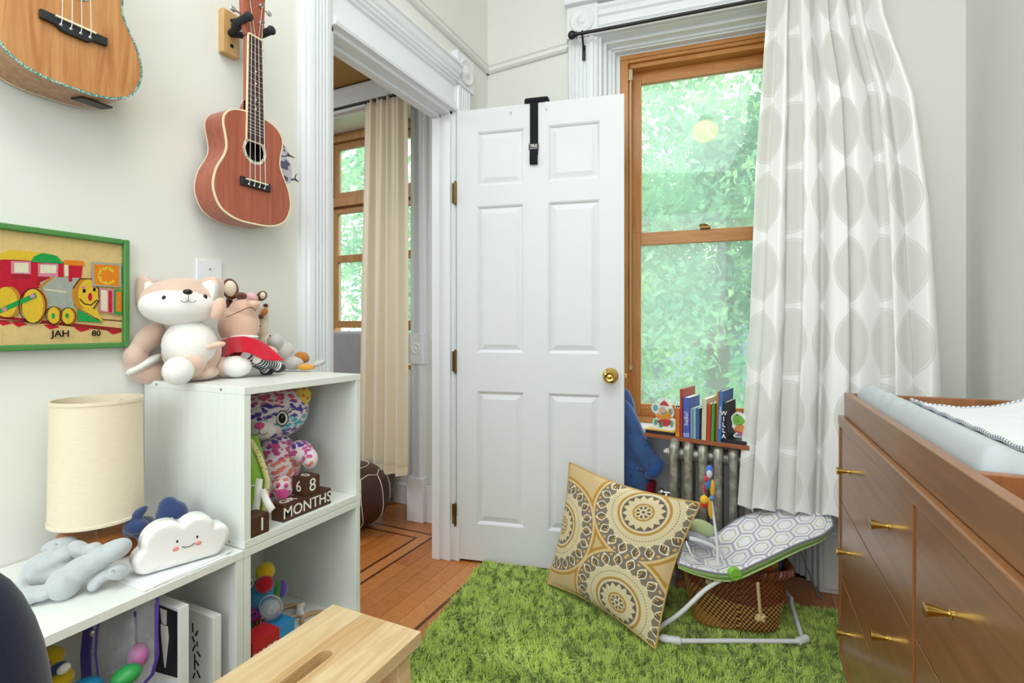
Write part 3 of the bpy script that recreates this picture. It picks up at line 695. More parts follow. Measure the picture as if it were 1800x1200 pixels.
# ---------------------------------------------------------------- soft toys on the tall cube
P_tan=plushmat('tan_plush','DDBFAE'); P_white=plushmat('white_plush','F3F1EC',var=.03); P_peach=plushmat('peach_plush','EBC3AC'); P_brown=plushmat('brown_plush','6B3A25')
P_red=fabric('red_cloth','C61F33',scale=300,sheen=.5); P_grey=plushmat('grey_plush','C9C6C2'); P_rust=plushmat('rust_cloth','C07A33'); P_yel=plushmat('yellow_cloth','E5A93C'); P_cream=plushmat('cream_plush','E9DCC6')
P_dk=fabric('charcoal_felt','3D424A'); M_eye=plain('black_bead','0B0B0D',.15)
def pl(nm,mat,parent,parts,vox=.0035,it=5,smooth=True):
    b=B()
    for p in parts: b.pe(*p[:6],**(p[6] if len(p)>6 else {}))
    if len(parts)==1 or not vox: return obj(nm,b,mat,parent,smooth=True,angle=180)
    return obj(nm,b,mat,parent,remesh=vox,smoothmod=it)
def front(px,py,E,off=0):
    cx_,cy_,d,rx,ry,rz=E[:6]; q=1-((px-cx_)/rx)**2-((py-cy_)/ry)**2
    return W(px,py,d-rz*math.sqrt(max(q,.02))-off)
def fr_d(px,py,E,off=0):
    cx_,cy_,d,rx,ry,rz=E[:6]; q=1-((px-cx_)/rx)**2-((py-cy_)/ry)**2
    th=math.atan((cx_-900)/900); return d-(px-cx_)*d/900*math.cos(th)*math.sin(th)-rz*math.cos(th)*math.sqrt(max(q,.02))-off
fx=thing('fox_toy','pale tan and white fox soft toy sitting on top of the tall storage cube','soft toy',tuple(W(335,664,1.15)))
HE=(318,530,1.13,72,40,.055)
bd=pl('body',P_tan,fx,[(338,617,1.15,54,46,.05),(345,655,1.14,42,14,.045),(334,580,1.15,34,18,.04)],.004)
pl('head',P_tan,fx,[HE,(322,505,1.13,44,17,.04)],.004)
fm=pl('face',P_white,fx,[(315,538,1.118,71,34,.058)])
def flat(nm,mat,parent,pts,d,th,vox=.003,tilt=0,it=6):
    cx_=sum(p[0] for p in pts)/len(pts); cy_=sum(p[1] for p in pts)/len(pts); k=d/900
    P=catmull([((x-cx_)*k,-(y-cy_)*k,0) for x,y in pts],4,True); b=B(); b.prism([(p.x,p.y) for p in P],-th/2,th/2,basis(W(cx_,cy_,d),RIGHT,UP,-FWD)@Matrix.Rotation(math.radians(tilt),4,'Y')); return obj(nm,b,mat,parent,remesh=vox,smoothmod=it)
pl('belly',P_white,fx,[(334,606,1.132,50,44,.053)])
flat('ear',P_tan,fx,[(247,535),(246,505),(249,486),(262,488),(277,500),(290,520),(270,540)],1.15,.03); flat('ear_lining',P_white,fx,[(257,530),(257,500),(262,495),(274,503),(284,516)],1.13,.016,.0025)
flat('ear',P_tan,fx,[(348,500),(362,490),(376,486),(388,494),(389,515),(380,535),(360,535)],1.16,.03); flat('ear_lining',P_white,fx,[(356,503),(368,493),(379,496),(381,512),(374,530)],1.14,.016,.0025)
pl('arm',P_tan,fx,[(262,594,1.14,40,19,.03,dict(ang=50)),(239,625,1.13,24,25,.032)],.004)
pl('tail',P_tan,fx,[(257,650,1.15,42,24,.03,dict(ang=-30)),(235,640,1.15,18,30,.03)],.004)
pl('tail_band',P_white,fx,[(254,640,1.139,40,9,.032,dict(ang=32)),(224,615,1.15,9,10,.02)],.004)
pl('leg',P_tan,fx,[(332,645,1.10,34,20,.035,dict(ang=30))]); pl('foot',P_white,fx,[(313,652,1.055,29,25,.03)])
pl('leg',P_tan,fx,[(392,645,1.20,28,18,.03,dict(ang=-10))]); pl('foot',P_white,fx,[(416,644,1.20,28,19,.03)])
FE=(315,538,1.118,71,34,.058)
pl('nose',M_eye,fx,[(330,513,1.070,9,5,.008)])
for (x,y,a) in ((288,523,-15),(361,521,15)): pl('eye',M_eye,fx,[(x,y,fr_d(x,y,FE,.001),3.6,4,.003,dict(ang=a))])
b=B(); 
for P in ([(331,518),(331,528)],[(318,528),(322,531),(327,531),(331,528),(336,531),(341,531),(345,528)]):
    b.tube([W(x,y,1.0605+abs(x-331)*.0003) for x,y in P],.0007,6)
obj('stitched_mouth',b,M_eye,fx)
# doll
dl=thing('cloth_doll','peach cloth doll in a red dress and striped tights leaning on the fox toy','soft toy',tuple(W(435,655,1.28)))
pl('head',P_peach,dl,[(420,572,1.27,38,36,.05),(428,545,1.27,26,22,.04,dict(ang=10)),(445,535,1.26,14,10,.03)],.004)
b=B(); b.tube([W(x,y,1.208+abs(x-430)*.0004) for x,y in [(398,557),(408,553),(422,547),(434,541),(443,540),(450,546)]],.0008,6); obj('stitched_mouth',b,M_eye,dl)
pl('cheek_flap',P_peach,dl,[(385,541,1.12,13,19,.014,dict(ang=-10)),(379,553,1.12,9,9,.012)],.003)
for E,F in (((405,508,1.25,15,19,.012,dict(ang=8)),(405,507,1.243,11,14,.010)),((460,520,1.31,9,10,.01,dict(ang=-45)),(462,519,1.303,5,6,.008))):
    e=pl('ear',P_brown,dl,[E]); pl('ear_lining',P_cream,e,[F])
pl('hair',P_brown,dl,[(424,520,1.26,12,7,.02),(403,533,1.27,7,13,.02)],.003)
pl('pink_patch',plushmat('pink_cloth','E5B3B5'),dl,[(444,522,1.25,11,7,.014,dict(ang=-35))])
b=B(); rows=[]
top=[(386,598),(405,592),(430,590),(455,597),(470,606)]; bot=[(386,636),(410,619),(434,619),(466,634),(502,634)]
for j in range(7):
    v=j/6; r=[]
    for i in range(13):
        u=i/12*4; k=min(int(u),3); f=u-k; tp=(top[k][0]*(1-f)+top[k+1][0]*f,top[k][1]*(1-f)+top[k+1][1]*f); bt=(bot[k][0]*(1-f)+bot[k+1][0]*f,bot[k][1]*(1-f)+bot[k+1][1]*f)
        x=tp[0]*(1-v)+bt[0]*v; y=tp[1]*(1-v)+bt[1]*v; r.append(W(x,y,1.225-.03*math.sin(PI*i/12)-.01*v+.008*math.sin(i*1.9+1)*v))
    rows.append(r)
b.grid(rows); dr=obj('skirt',b,P_red,dl,solid=.004,smooth=True,sub=1); b=B(); b.pe(424,609,1.262,36,20,.04); b.pe(398,606,1.23,14,9,.02); b.pe(462,620,1.27,22,14,.03,-30); obj('dress',b,P_red,dl,remesh=0.0035,smoothmod=3)
b=B(); b.pe(398,597,1.25,16,5,.03,20); b.pe(430,592,1.25,26,4,.045); obj('collar',b,P_white,dl,smooth=True)
b=B(); b.tube([W(442,602,1.205),W(455,600,1.21),W(466,606,1.22)],.0018,8); b.tube([W(448,600,1.207),W(455,604,1.207),W(452,598,1.207)],.0025,8); obj('bow',b,P_dk,dl)
pl('arm',P_peach,dl,[(382,606,1.12,16,6,.011,dict(ang=12)),(369,610,1.115,7,4,.008)],.002); pl('arm',P_peach,dl,[(478,614,1.26,12,5,.012,dict(ang=-30))])
m,t,bs=newmat('striped_tights'); co=t.coord('Generated'); x,y,z=t.sep(co); s=((x*1.0-z*.0)*34.0).sin(); setp(t,bs,t.mix(s.gt(0),lin('2F3340'),lin('E9E7E4')),.9); M_tights=m
for k,(P,Q) in enumerate((((432,622),(468,650)),((452,630),(488,645)))):
    b=B(); pts=[W(P[0]+(Q[0]-P[0])*i/5,P[1]+(Q[1]-P[1])*i/5+2*math.sin(i),1.215+.012*i-.0*k) for i in range(6)]; b.tube(pts,[.013,.0125,.012,.011,.011,.012],12); lg=obj('leg',b,P_white,dl,smooth=True)
    for q in range(8):
        a_=.6*q+.2; i0=int(a_); f0=a_-i0; A=pts[i0].lerp(pts[min(5,i0+1)],f0); a2=a_+.3; i1=int(a2); Bp=pts[min(5,i1)].lerp(pts[min(5,i1+1)],a2-i1)
        b=B(); b.tube([A,Bp],.0137-.0003*q,12); obj('stripe',b,P_dk,lg,smooth=True,angle=50)
    b=B(); b.pe(Q[0]+2,Q[1]+2,1.285,13,8,.015,10); b.pe(Q[0]-6,Q[1]-2,1.285,7,7,.013); obj('shoe',b,P_dk,dl,smooth=True)
gt=thing('giraffe_toy','small cream and rust soft toy head behind the cloth doll','soft toy',tuple(W(462,650,1.36)))
pl('body',P_cream,gt,[(461,570,1.36,13,30,.03),(463,550,1.35,12,14,.025),(466,620,1.37,18,35,.03),(468,600,1.36,14,12,.02)],.004)
pl('horn',P_rust,gt,[(465,548,1.325,6,8,.012,dict(ang=-30))]); pl('horn',P_brown,gt,[(459,556,1.322,5,5,.01)]); pl('eye',M_eye,gt,[(457,573,1.332,1.6,1.6,.003)])
pl('ear',P_brown,gt,[(467,537,1.345,5,4,.01)])
el=thing('elephant_toy','pale grey soft toy with rust and yellow feet, rightmost on the cube top','soft toy',tuple(W(515,651,1.38)))
pl('body',P_grey,el,[(484,600,1.36,16,15,.03),(500,618,1.38,18,18,.03,dict(ang=-40)),(515,638,1.39,20,12,.03),(503,640,1.39,20,9,.025)],.004)
pl('eye',M_eye,el,[(475,590,1.334,1.5,1.5,.003)]); pl('foot',P_rust,el,[(531,628,1.41,14,10,.02,dict(ang=-20))]); pl('foot',P_yel,el,[(538,645,1.375,16,6,.018)]); pl('foot',P_grey,el,[(560,638,1.385,13,5,.015,dict(ang=18))])
# ---------------------------------------------------------------- leopard bear in the tall cube
m,t,bs=newmat('rainbow_leopard_plush'); co=t.coord(); x,y,z=t.sep(co)
d1=t.voro(t.vadd(t.vmul(co,(1,1,1.5)),t.vmul(t.noise(co,60,2,col=True),(.012,.012,.012))),66); bl=d1.lt(.52); hole=(t.noise(co,230,1)).gt(.70)
g=z*3.5+t.noise(co,18,2)*.3-.17
cr=t.ramp(g,[(0,'E36AA0'),(.18,'F08A78'),(.34,'D65BA0'),(.46,'5A4BA8'),(.60,'57B9CE'),(.70,'5B4AA5'),(.82,'E0568A'),(1.0,'E9B23C')],'CONSTANT')
setp(t,bs,t.mix(bl*(1-hole*.8),lin('F1E6EC'),cr),.95,sheen=.5,spec=.1); bump(t,bs,t.noise(co,250,2),.4,.001); M_leo=m
m,t,bs=newmat('yellow_leopard_plush'); co=t.coord(); setp(t,bs,t.mix(t.voro(co,80).lt(.36),lin('EBCB52'),lin('D97A4A')),.95,sheen=.5); M_leoy=m
bx=thing('leopard_bear','rainbow leopard-spotted bear soft toy inside the tall storage cube','soft toy',tuple(W(490,885,1.22)))
BH=(474,727,1.26,70,46,.075)
pl('head',M_leo,bx,[BH,(500,720,1.27,44,40,.06)],.004)
pl('body',M_leo,bx,[(486,815,1.26,44,52,.06),(480,865,1.23,36,22,.05)],.004)
pl('arm',M_leo,bx,[(530,795,1.25,26,20,.03,dict(ang=-45)),(545,806,1.235,15,18,.025)],.004)
pl('leg',M_leo,bx,[(497,858,1.19,20,22,.03)])
pl('ear',M_leoy,bx,[(528,700,1.27,17,22,.018,dict(ang=-35))])
pl('muzzle',P_white,bx,[(461,753,1.203,27,19,.03)])
pk=plain('pink_felt','E0559A',.8)
pl('nose',pk,bx,[(456,748,1.172,9,6,.006)])
b=B(); b.tube([W(456,753,1.172),W(456,762,1.172)],.0008,6); b.tube([W(x,y,1.173+abs(x-456)*.0003) for x,y in [(441,760),(446,764),(452,764),(456,761),(461,764),(467,763),(470,760)]],.0008,6); obj('stitched_mouth',b,plain('dark_red_thread','7A2440',.8),bx)
e=pl('eye',plain('eye_white','F2F2F2',.3),bx,[(496,735,1.206,10,12.5,.006)]); pl('eye_rim',M_eye,e,[(496,735,1.2075,11.5,14,.006)]); pl('pupil',M_eye,e,[(496,735,1.202,6.5,9,.005)])
b=B(); 
for P in ([(501,725),(506,720),(510,714)],[(503,728),(510,723),(514,719)]): b.tube([W(x,y,1.203+(x-500)*.001) for x,y in P],.0009,6)
obj('eyelash',b,M_eye,e)
b=B(); hp=[(0,-.5),(.45,.0),(.5,.25),(.32,.45),(.1,.4),(0,.25),(-.1,.4),(-.32,.45),(-.5,.25),(-.45,0)]
b.prism([(x*.022,y*.022) for x,y in hp],0,.003,basis(W(484,786,1.198),RIGHT,UP,-FWD)); obj('heart_patch',b,pk,bx,bevel=.001)
b=B(); b.prism([(x*.032,y*.03) for x,y in hp],0,.003,basis(W(497,870,1.160),RIGHT,UP,-FWD)); 
obj('paw_patch',b,pk,bx,bevel=.001)
for (x,y) in ((489,852),(503,853)):
    b=B(); b.pe(x,y,1.164,4,4,.004); obj('paw_patch',b,pk,bx,smooth=True)
# green soft book
M_green=fabric('lime_satin','8CC63A',scale=200,sheen=.6); M_dotc=None
m,t,bs=newmat('dotted_cream_cloth'); co=t.coord(); setp(t,bs,t.mix(t.voro(co,160,out='Distance').lt(.22),lin('F3E6A8'),lin('8B4A3A')),.9); M_dotc=m
gb=thing('soft_toy_cushion','lime green satin soft toy with dotted edge and white tags beside the bear','soft toy',tuple(W(447,925,1.10)))
b=B(); rows=[]
prof=[(773,2),(800,17),(825,27),(845,32),(870,30),(895,27),(925,20)]
for py,wd in prof:
    r=[]
    for i in range(9):
        u=i/8; r.append(W(424+(wd+14)*u,py,1.135-.032*math.sin(PI*min(1,u*1.1+.1))))
    rows.append(r)
b.grid(rows); rows2=[[Vector(p)+FWD*(.05*math.sin(PI*i/8)+.001) for i,p in enumerate(r)] for r in rows]; b.grid(rows2); obj('cover',b,M_green,gb,smooth=True,sub=1)
b=B(); b.tube([W(424+14+wd,py,1.133) for py,wd in prof],.006,10); obj('dotted_edge',b,M_dotc,gb,smooth=True)
for yy in (854,918):
    b=B(); b.tube([W(424,yy,1.104),W(436,yy,1.10),W(448,yy-1,1.108),W(455,yy-3,1.12)],.0016,8); obj('white_piping',b,P_white,gb)
b=B(); b.grid([[W(450,840,1.095),W(462,842,1.095)],[W(446,880,1.085),W(458,882,1.085)],[W(438,920,1.075),W(450,925,1.075)],[W(436,950,1.07),W(444,948,1.07)]]); obj('white_tag',b,P_white,gb,solid=.0012,smooth=True)
b=B(); b.grid([[W(456,862,1.08),W(466,858,1.085)],[W(462,882,1.07),W(475,878,1.075)],[W(474,902,1.065),W(484,892,1.07)]]); obj('white_tag',b,P_white,gb,solid=.001,smooth=True)
# wooden blocks
M_blk=wood('dark_stained_block','3E2417','57351F',(60,60,60),.55)
M_ink=plain('white_print','F0EEE8',.6)
zf=ZM+TH
def serif(b,txt,size,M): text_into(b,txt,size,M,.0005,sx=1.0)
t=thing('letter_block','long dark wooden block lettered MONTHS in the tall cube','block',(.306,.856,zf))
b=B().box((.288,.788,zf),(.326,.925,zf+.038)); lb=obj('block',b,M_blk,t,bevel=.001)
b=B(); text_into(b,'MONTHS',.0335,basis((.3262,.8565,zf+.0185),(0,1,0),(0,0,1),(1,0,0)),.0004,sx=1.0,offset=.0002); obj('lettering',b,M_ink,lb)
b=B(); text_into(b,'GR',.030,basis((.307,.815,zf+.0382),(0,1,0),(-1,0,0),(0,0,1)),.0004); obj('lettering',b,M_ink,lb)
t=thing('number_block','dark wooden cube showing 8, 6 and 0, on top of the MONTHS block','block',(.304,.874,zf+.038))
z0=zf+.0381; b=B().box((.281,.850,z0),(.3235,.8925,z0+.0415)); lb=obj('block',b,M_blk,t,bevel=.001)
b=B(); text_into(b,'8',.042,basis((.3237,.871,z0+.021),(0,1,0),(0,0,1),(1,0,0)),.0004); obj('digit',b,M_ink,lb)
b=B(); text_into(b,'6',.036,basis((.302,.8498,z0+.02),(1,0,0),(0,0,1),(0,-1,0)),.0004); obj('digit',b,M_ink,lb)
b=B(); text_into(b,'0',.034,basis((.302,.871,z0+.0417),(0,1,0),(-1,0,0),(0,0,1)),.0004); obj('digit',b,M_ink,lb)
t=thing('number_block','dark wooden cube showing 1, beside the white tags at the cube front corner','block',(.317,.7235,zf))
b=B().box((.296,.703,zf),(.3365,.7435,zf+.0405)); lb=obj('block',b,M_blk,t,bevel=.001)
b=B(); text_into(b,'1',.038,basis((.3367,.7265,zf+.02),(0,1,0),(0,0,1),(1,0,0)),.0004); obj('digit',b,M_ink,lb)
# ---------------------------------------------------------------- lamp
M_linen=fabric('linen_shade','EBDDC0','F4EAD4',scale=90,sheen=.1,bmp=.2)
m,t,bs=newmat('linen_lampshade'); co=t.coord(); n=t.noise(t.vmul(co,(60,60,600)),1,3); setp(t,bs,t.mix(n,lin('E6D6B8'),lin('F3E8D2')),.9,spec=.1); bump(t,bs,n,.25,.001); M_shade=m
lx,ly=.108,.545
lt=thing('table_lamp','table lamp with a cream linen drum shade and wooden foot','lamp',(lx,ly,ZM))
T=TR((lx,ly,0)); b=B(); b.lathe([(.0735,.688),(.0705,.916),(.0685,.916),(.0715,.688)],T,56,False); b.lathe([(.0735,.688),(.075,.689),(.075,.694),(.0737,.695)],T,56,False); b.lathe([(.0705,.910),(.072,.911),(.072,.917),(.0685,.917),(.0685,.910)],T,56,False); obj('lamp_shade',b,M_shade,lt,smooth=True)
b=B(); b.box((lx-.055,ly-.045,ZM),(lx+.055,ly+.05,ZM+.05)); obj('base',b,wood('warm_wood_foot','9A5B2A','C07B40',(60,60,8),.4),lt,bevel=.008,segs=3)
b=B(); b.cyl((lx,ly,ZM+.05),(lx,ly,.80),.006,n=14); b.cyl((lx,ly,.78),(lx,ly,.83),.018,n=18); obj('stem',b,M_chrome,lt,smooth=True)
b=B(); b.ell((lx,ly,.858),(.026,.026,.034)); obj('bulb',b,plain('bulb_glass','F5F3EA',.2),lt,smooth=True)
b=B()
for k in range(3): b.cyl((lx,ly,.895),(lx+.070*math.cos(k*2.094),ly+.070*math.sin(k*2.094),.905),.0015,n=6)
b.cyl((lx,ly,.80),(lx,ly,.9),.003,n=8); obj('shade_spider',b,M_chrome,lt)
# navy toy
P_navy=plushmat('navy_plush','34456F',var=.15)
nv=thing('navy_soft_toy','navy blue soft toy with pointed fins lying behind the cloud light','soft toy',tuple(W(280,960,1.0)))
pl('body',P_navy,nv,[(290,935,1.02,50,22,.05),(245,925,1.0,30,14,.03,dict(ang=15))],.004)
pl('fin',P_navy,nv,[(302,905,1.01,30,26,.02,dict(ang=-30)),(296,892,1.01,20,20,.018),(318,918,1.01,20,10,.018,dict(ang=-40))],.003)
pl('tail_fin',P_navy,nv,[(240,905,.985,26,8,.012,dict(ang=40)),(240,925,.98,24,14,.02,dict(ang=-10)),(228,930,.98,14,14,.015)],.003)
# grey bunny-like toy
P_gr=plushmat('silver_grey_plush','BCC3C6',scale=110,var=.22)
gy=thing('floppy_grey_toy','floppy silver grey soft toy lying on the low shelf in front of the lamp','soft toy',tuple(W(120,1050,.86)))
pl('ear',P_gr,gy,[(178,980,.865,60,19,.02,dict(ang=27)),(205,966,.87,30,17,.02,dict(ang=27)),(112,1026,.835,34,27,.028,dict(ang=15)),(140,1002,.85,40,22,.024,dict(ang=27))],.003)
pl('body',P_gr,gy,[(80,990,.88,42,19,.03,dict(ang=4)),(112,972,.90,34,16,.03),(95,1008,.88,50,18,.03),(60,1018,.86,34,18,.02)],.003)
pl('arm',P_gr,gy,[(48,1048,.81,36,15,.017,dict(ang=10)),(30,1035,.815,16,20,.016,dict(ang=-35)),(80,1040,.82,24,13,.016,dict(ang=25)),(18,1052,.80,13,13,.015)],.003)
pl('arm',P_gr,gy,[(182,1012,.86,32,10,.014,dict(ang=28)),(208,1004,.865,20,14,.016,dict(ang=-10)),(165,1028,.85,14,9,.014,dict(ang=30))],.003)
pl('ear',P_gr,gy,[(105,958,.91,34,12,.02,dict(ang=4)),(140,966,.90,26,13,.022,dict(ang=-50)),(165,968,.90,18,14,.022)],.003)
for (x,y) in ((98,957),(199,1004)): pl('button',M_silver,gy,[(x,y,.885 if x<150 else .847,3.5,2,.004)])
# cloud light
M_cer=plain('glazed_white_ceramic','F6F6F4',.12,var=.01,coat=.6)
cl=thing('cloud_night_light','glossy white cloud-shaped night light with a smiling blushing face','night light',(.285,.59,ZM+.004))
ya=math.atan2(.141,.046); Mc=basis((.286,.592,ZM+.0045),(math.cos(ya),math.sin(ya),0),(0,0,1),(math.sin(ya),-math.cos(ya),0))
b=B()
for (x,y,r) in ((-.052,.024,.024),(-.027,.05,.036),(.022,.052,.033),(.056,.036,.024),(.0,.03,.03),(-.02,.024,.024),(.03,.026,.026),(.05,.024,.024)):
    b.lathe([(0,-.022),(r-.006,-.022),(r,-.014),(r,.014),(r-.006,.022),(0,.022)],Mc@Matrix.Translation((x,y,0)),24)
b.cbox((0,.012,0),(.115,.022,.036),Mc); obj('cloud_body',b,M_cer,cl,remesh=.0025,smoothmod=8)
b=B(); 
for x in (-.012,.018): pass
for (x,y) in ((-.010,.0475),(.022,.0465)):
    b=B(); b.ell((x,y,.0225),(.0018,.0024,.001),Mc,10,6); obj('eye',b,M_eye,cl,smooth=True)
b=B(); b.tube([(-.003,.036,.0228),(.002,.0335,.023),(.008,.0325,.023),(.014,.034,.023),(.018,.037,.0228)],.0006,6,M=Mc); obj('mouth',b,M_eye,cl)
m,t,bs=newmat('blush'); co=t.coord(); x,y,z=t.sep(co)
blm=plain('blush_pink','EE9C96',.5)
for x in (-.012,.024):
    b=B(); b.ell((x,.034,.0205),(.0075,.0055,.0022),Mc,16,8); obj('cheek',b,blm,cl,smooth=True)
b=B(); b.tube([(-.045,.079,.0),(-.03,.085,.0),(-.012,.084,.0)],.002,8,M=Mc); obj('coin_slot',b,plain('soft_grey','BFC0BC',.4),cl,smooth=True)
# papers
M_paper=plain('white_paper','EFF1F1',.7,var=.02)
def paper(x0,x1,y0,y1,z,rz,label):
    t=B(TR(((x0+x1)/2,(y0+y1)/2,z),rz)); t.box((-(x1-x0)/2,-(y1-y0)/2,0),((x1-x0)/2,(y1-y0)/2,.0012)); obj('paper_sheet',t,M_paper,label=label,cat='paper')
paper(.235,.335,.505,.655,ZM+.0002,-.03,'white paper sheet lying lowest under the cloud light, its edge flush with the shelf front')
paper(.23,.33,.515,.665,ZM+.0017,.06,'white card lying under the cloud light on top of another sheet')
b=B(); b.tube([(.10,.40,ZM+.003),(.16,.385,ZM+.003),(.20,.37,ZM+.003),(.24,.33,ZM+.003)],.0022,8); obj('power_cord',b,M_black,label='short black cord on the low shelf at the left edge of the photo',cat='cord',smooth=True)
# ---------------------------------------------------------------- in the lower cubes
zl=ZM-HH+TH
P_blue=plushmat('blue_dotted','3F9BD6'); P_purp=plushmat('purple_cloth','6A4BB0'); P_y2=plushmat('bright_yellow','E9C419'); P_r2=plushmat('bright_red','C0182C')
st_=thing('sensory_toy','blue sensory soft toy with a red nose, yellow cap and clear bead ball','baby toy',tuple(W(462,1110,1.2)))
m,t,bs=newmat('blue_dots'); co=t.coord(); setp(t,bs,t.mix(t.voro(co,50,rnd=.3).lt(.28),lin('41A0DA'),lin('1F67B5')),.9,sheen=.3)
pl('body',m,st_,[(463,1045,1.21,25,32,.035),(462,1068,1.21,22,26,.03)],.0035)
pl('cap',P_y2,st_,[(466,1004,1.205,18,15,.025)]); pl('nose',P_r2,st_,[(465,1027,1.175,17,15,.016)]); pl('ear',P_purp,st_,[(496,1034,1.22,10,15,.015)]); pl('collar',plushmat('green_trim','4E9A42'),st_,[(486,1040,1.215,8,20,.02,dict(ang=-15))])
m,t,bs=newmat('pink_print'); co=t.coord(); setp(t,bs,t.mix(t.voro(co,110).lt(.3),lin('B13F9E'),lin('2A1A3A')),.9); pl('wing',m,st_,[(447,1078,1.19,20,13,.02,dict(ang=-30))])
m,t,bs=newmat('zigzag_print'); co=t.coord(); x,y,z=t.sep(co); setp(t,bs,t.mix(((x+z)*700.0).sin().gt(0),lin('1A1A1E'),lin('E3902F')),.9); pl('foot',m,st_,[(465,1092,1.19,20,10,.02)])
pl('foot',P_blue,st_,[(446,1102,1.20,14,14,.02)]); e=pl('eye',P_white,st_,[(441,1024,1.19,7,9,.01)]); pl('pupil',M_eye,e,[(440,1025,1.18,3,4,.004)])
m,t,bs=newmat('clear_plastic'); setp(t,bs,'F4F4FF',.05,trans=0,alpha=.28); M_clear=m
pl('bead_ball',M_clear,st_,[(476,1070,1.165,20,19,.024)])
b=B(); b.tube([W(476+20*math.cos(a),1066+20*math.sin(a),1.163+.006*math.cos(a)) for a in [2*PI*i/24 for i in range(24)]],.0018,8,closed=True); obj('ball_rim',b,plain('grey_plastic','B8B5C0',.3),st_,smooth=True)
rb2=random.Random(5); bm_=[plain('bead_green','6CC24A',.3),plain('bead_purple','8E6AC8',.3),plain('bead_white','E5E5EE',.3)]
for k in range(22):
    b=B(); a=rb2.random()*2*PI; q=rb2.random()**.5; b.pe(476+13*q*math.cos(a),1076+8*q*math.sin(a),1.163+rb2.uniform(-.008,.008),2.4,2.4,.0032,n=8,m=6); obj('bead',b,bm_[k%3],st_,smooth=True)
M_rw=wood('beech_ring','C39B6C','DCBB90',(50,50,50),.5)
for k,(px,py,lab) in enumerate(((509,1074,'wooden teething ring with white cloth knot beside the sensory toy'),(552,1086,'wooden teething ring with white cloth knot nearer the stool edge'))):
    p=Wz(px,py,zl+.008); t=thing('teething_ring',lab,'teether',(p.x,p.y,zl)); R=.029
    b=B(); b.tube([(p.x+R*math.cos(a),p.y+R*math.sin(a),zl+.007) for a in [2*PI*i/32 for i in range(32)]],.0052,10,closed=True); obj('ring',b,M_rw,t,smooth=True)
    q=Wz(px+18,py-2+6*k,zl+.012); b=B(); b.ell((q.x,q.y,zl+.012),(.011,.009,.01),None,14,10); b.ell((q.x+.012,q.y-.010,zl+.012),(.014,.006,.008),TR((0,0,0))); b.ell((q.x-.01,q.y+.012,zl+.014),(.007,.014,.008)); obj('cloth_knot',b,P_white,t,smooth=True)
t=thing('red_box','small red box lettered CARGO, front left of the lower cube','box',(.285,.757,zl))
b=B().box((.262,.724,zl),(.312,.790,zl+.078)); rb_=obj('box',b,plain('red_card','C4202C',.45),t,bevel=.001)
b=B(); text_into(b,'CARGO',.018,basis((.3122,.753,zl+.047),(0,1,0),(0,0,1),(1,0,0)),.0003,offset=.0003); obj('lettering',b,M_ink,rb_)
b=B().box((.235,.80,zl),(.29,.85,zl+.062)); obj('blue_box',b,plain('blue_card','2F8FD0',.45),label='small bright blue box just behind the red box',cat='box',bevel=.001)
# left lower cube
t=thing('black_white_book','white board book with a black cover panel and a white spike shape, standing upright','book',(.27,.57,zl))
b=B().box((.19,.561,zl),(.333,.579,.558)); bk=obj('cover',b,M_paper,t,bevel=.001)
M_pl=plain('purple_black','1B1622',.5)
b=B(); P=[(.263,.428),(.329,.436),(.329,.552),(.263,.552)]; b.prism(P,0,.001,basis((0,.561,0),(1,0,0),(0,0,1),(0,-1,0))); pb=obj('black_panel',b,M_pl,bk)
b=B(); P=[(.283,.520),(.303,.52),(.306,.50),(.297,.445),(.2945,.445),(.286,.49)]; b.prism(P,0,.001,basis((0,.5599,0),(1,0,0),(0,0,1),(0,-1,0))); b.prism([(.286,.522),(.299,.522),(.300,.548),(.281,.548)],0,.0008,basis((0,.5599,0),(1,0,0),(0,0,1),(0,-1,0))); 
obj('white_spike',b,M_ink,bk)
t=thing('white_card_box','white card box with short black dashes, leaning near the cube divider','box',(.27,.64,zl))
b=B().box((.20,.631,zl),(.322,.648,.503)); bk=obj('box',b,M_paper,t,bevel=.001)
Mb=basis((0,.6308,0),(1,0,0),(0,0,1),(0,-1,0))
for (x,z,a,l) in ((.262,.47,0,.018),(.274,.462,-35,.014),(.276,.442,10,.01),(.264,.448,35,.012),(.266,.432,-30,.016),(.280,.424,50,.013),(.268,.405,0,.03),(.276,.405,50,.012),(.279,.385,40,.016),(.266,.378,-20,.012)):
    b=B(); b.cbox((0,0,0),(.0035,l,.0008),Mb@Matrix.Translation((x,z,0))@Matrix.Rotation(math.radians(a),4,'Z')); obj('printed_dash',b,M_eye,bk)
# bag
m,t,bs=newmat('clear_vinyl'); co=t.coord(); setp(t,bs,'E8E6F2',.12,alpha=t.step(t.noise(co,25,3),.3,.9)*.35+.10); M_vin=m
bgt=thing('clear_zip_bag','clear vinyl bag with purple zip trim holding toy balls','bag',tuple(W(205,1260,.88)))
M_zip=plain('purple_zip','5B3FA8',.5)
Lf=[(150,1060),(146,1110),(142,1150),(144,1200),(150,1250)]; Rt=[(278,1030),(276,1070),(275,1110),(277,1150),(268,1185),(240,1215)]
def bagpt(u,v,s): 
    x=146+(132-10*v)*u; y=1050+190*v; return W(x,y,.885+s*.035*math.sin(PI*u)*math.sin(PI*min(1,.15+v*.8))+.006*math.sin(9*u+5*v)*s)
for s in (-1,1):
    b=B(); b.grid([[bagpt(i/12,j/10,s) for i in range(13)] for j in range(11)]); obj('vinyl_panel',b,M_vin,bgt,smooth=True)
b=B(); b.tube([W(x,y,.872) for x,y in Rt],.0028,8); obj('purple_piping',b,M_zip,bgt,smooth=True)
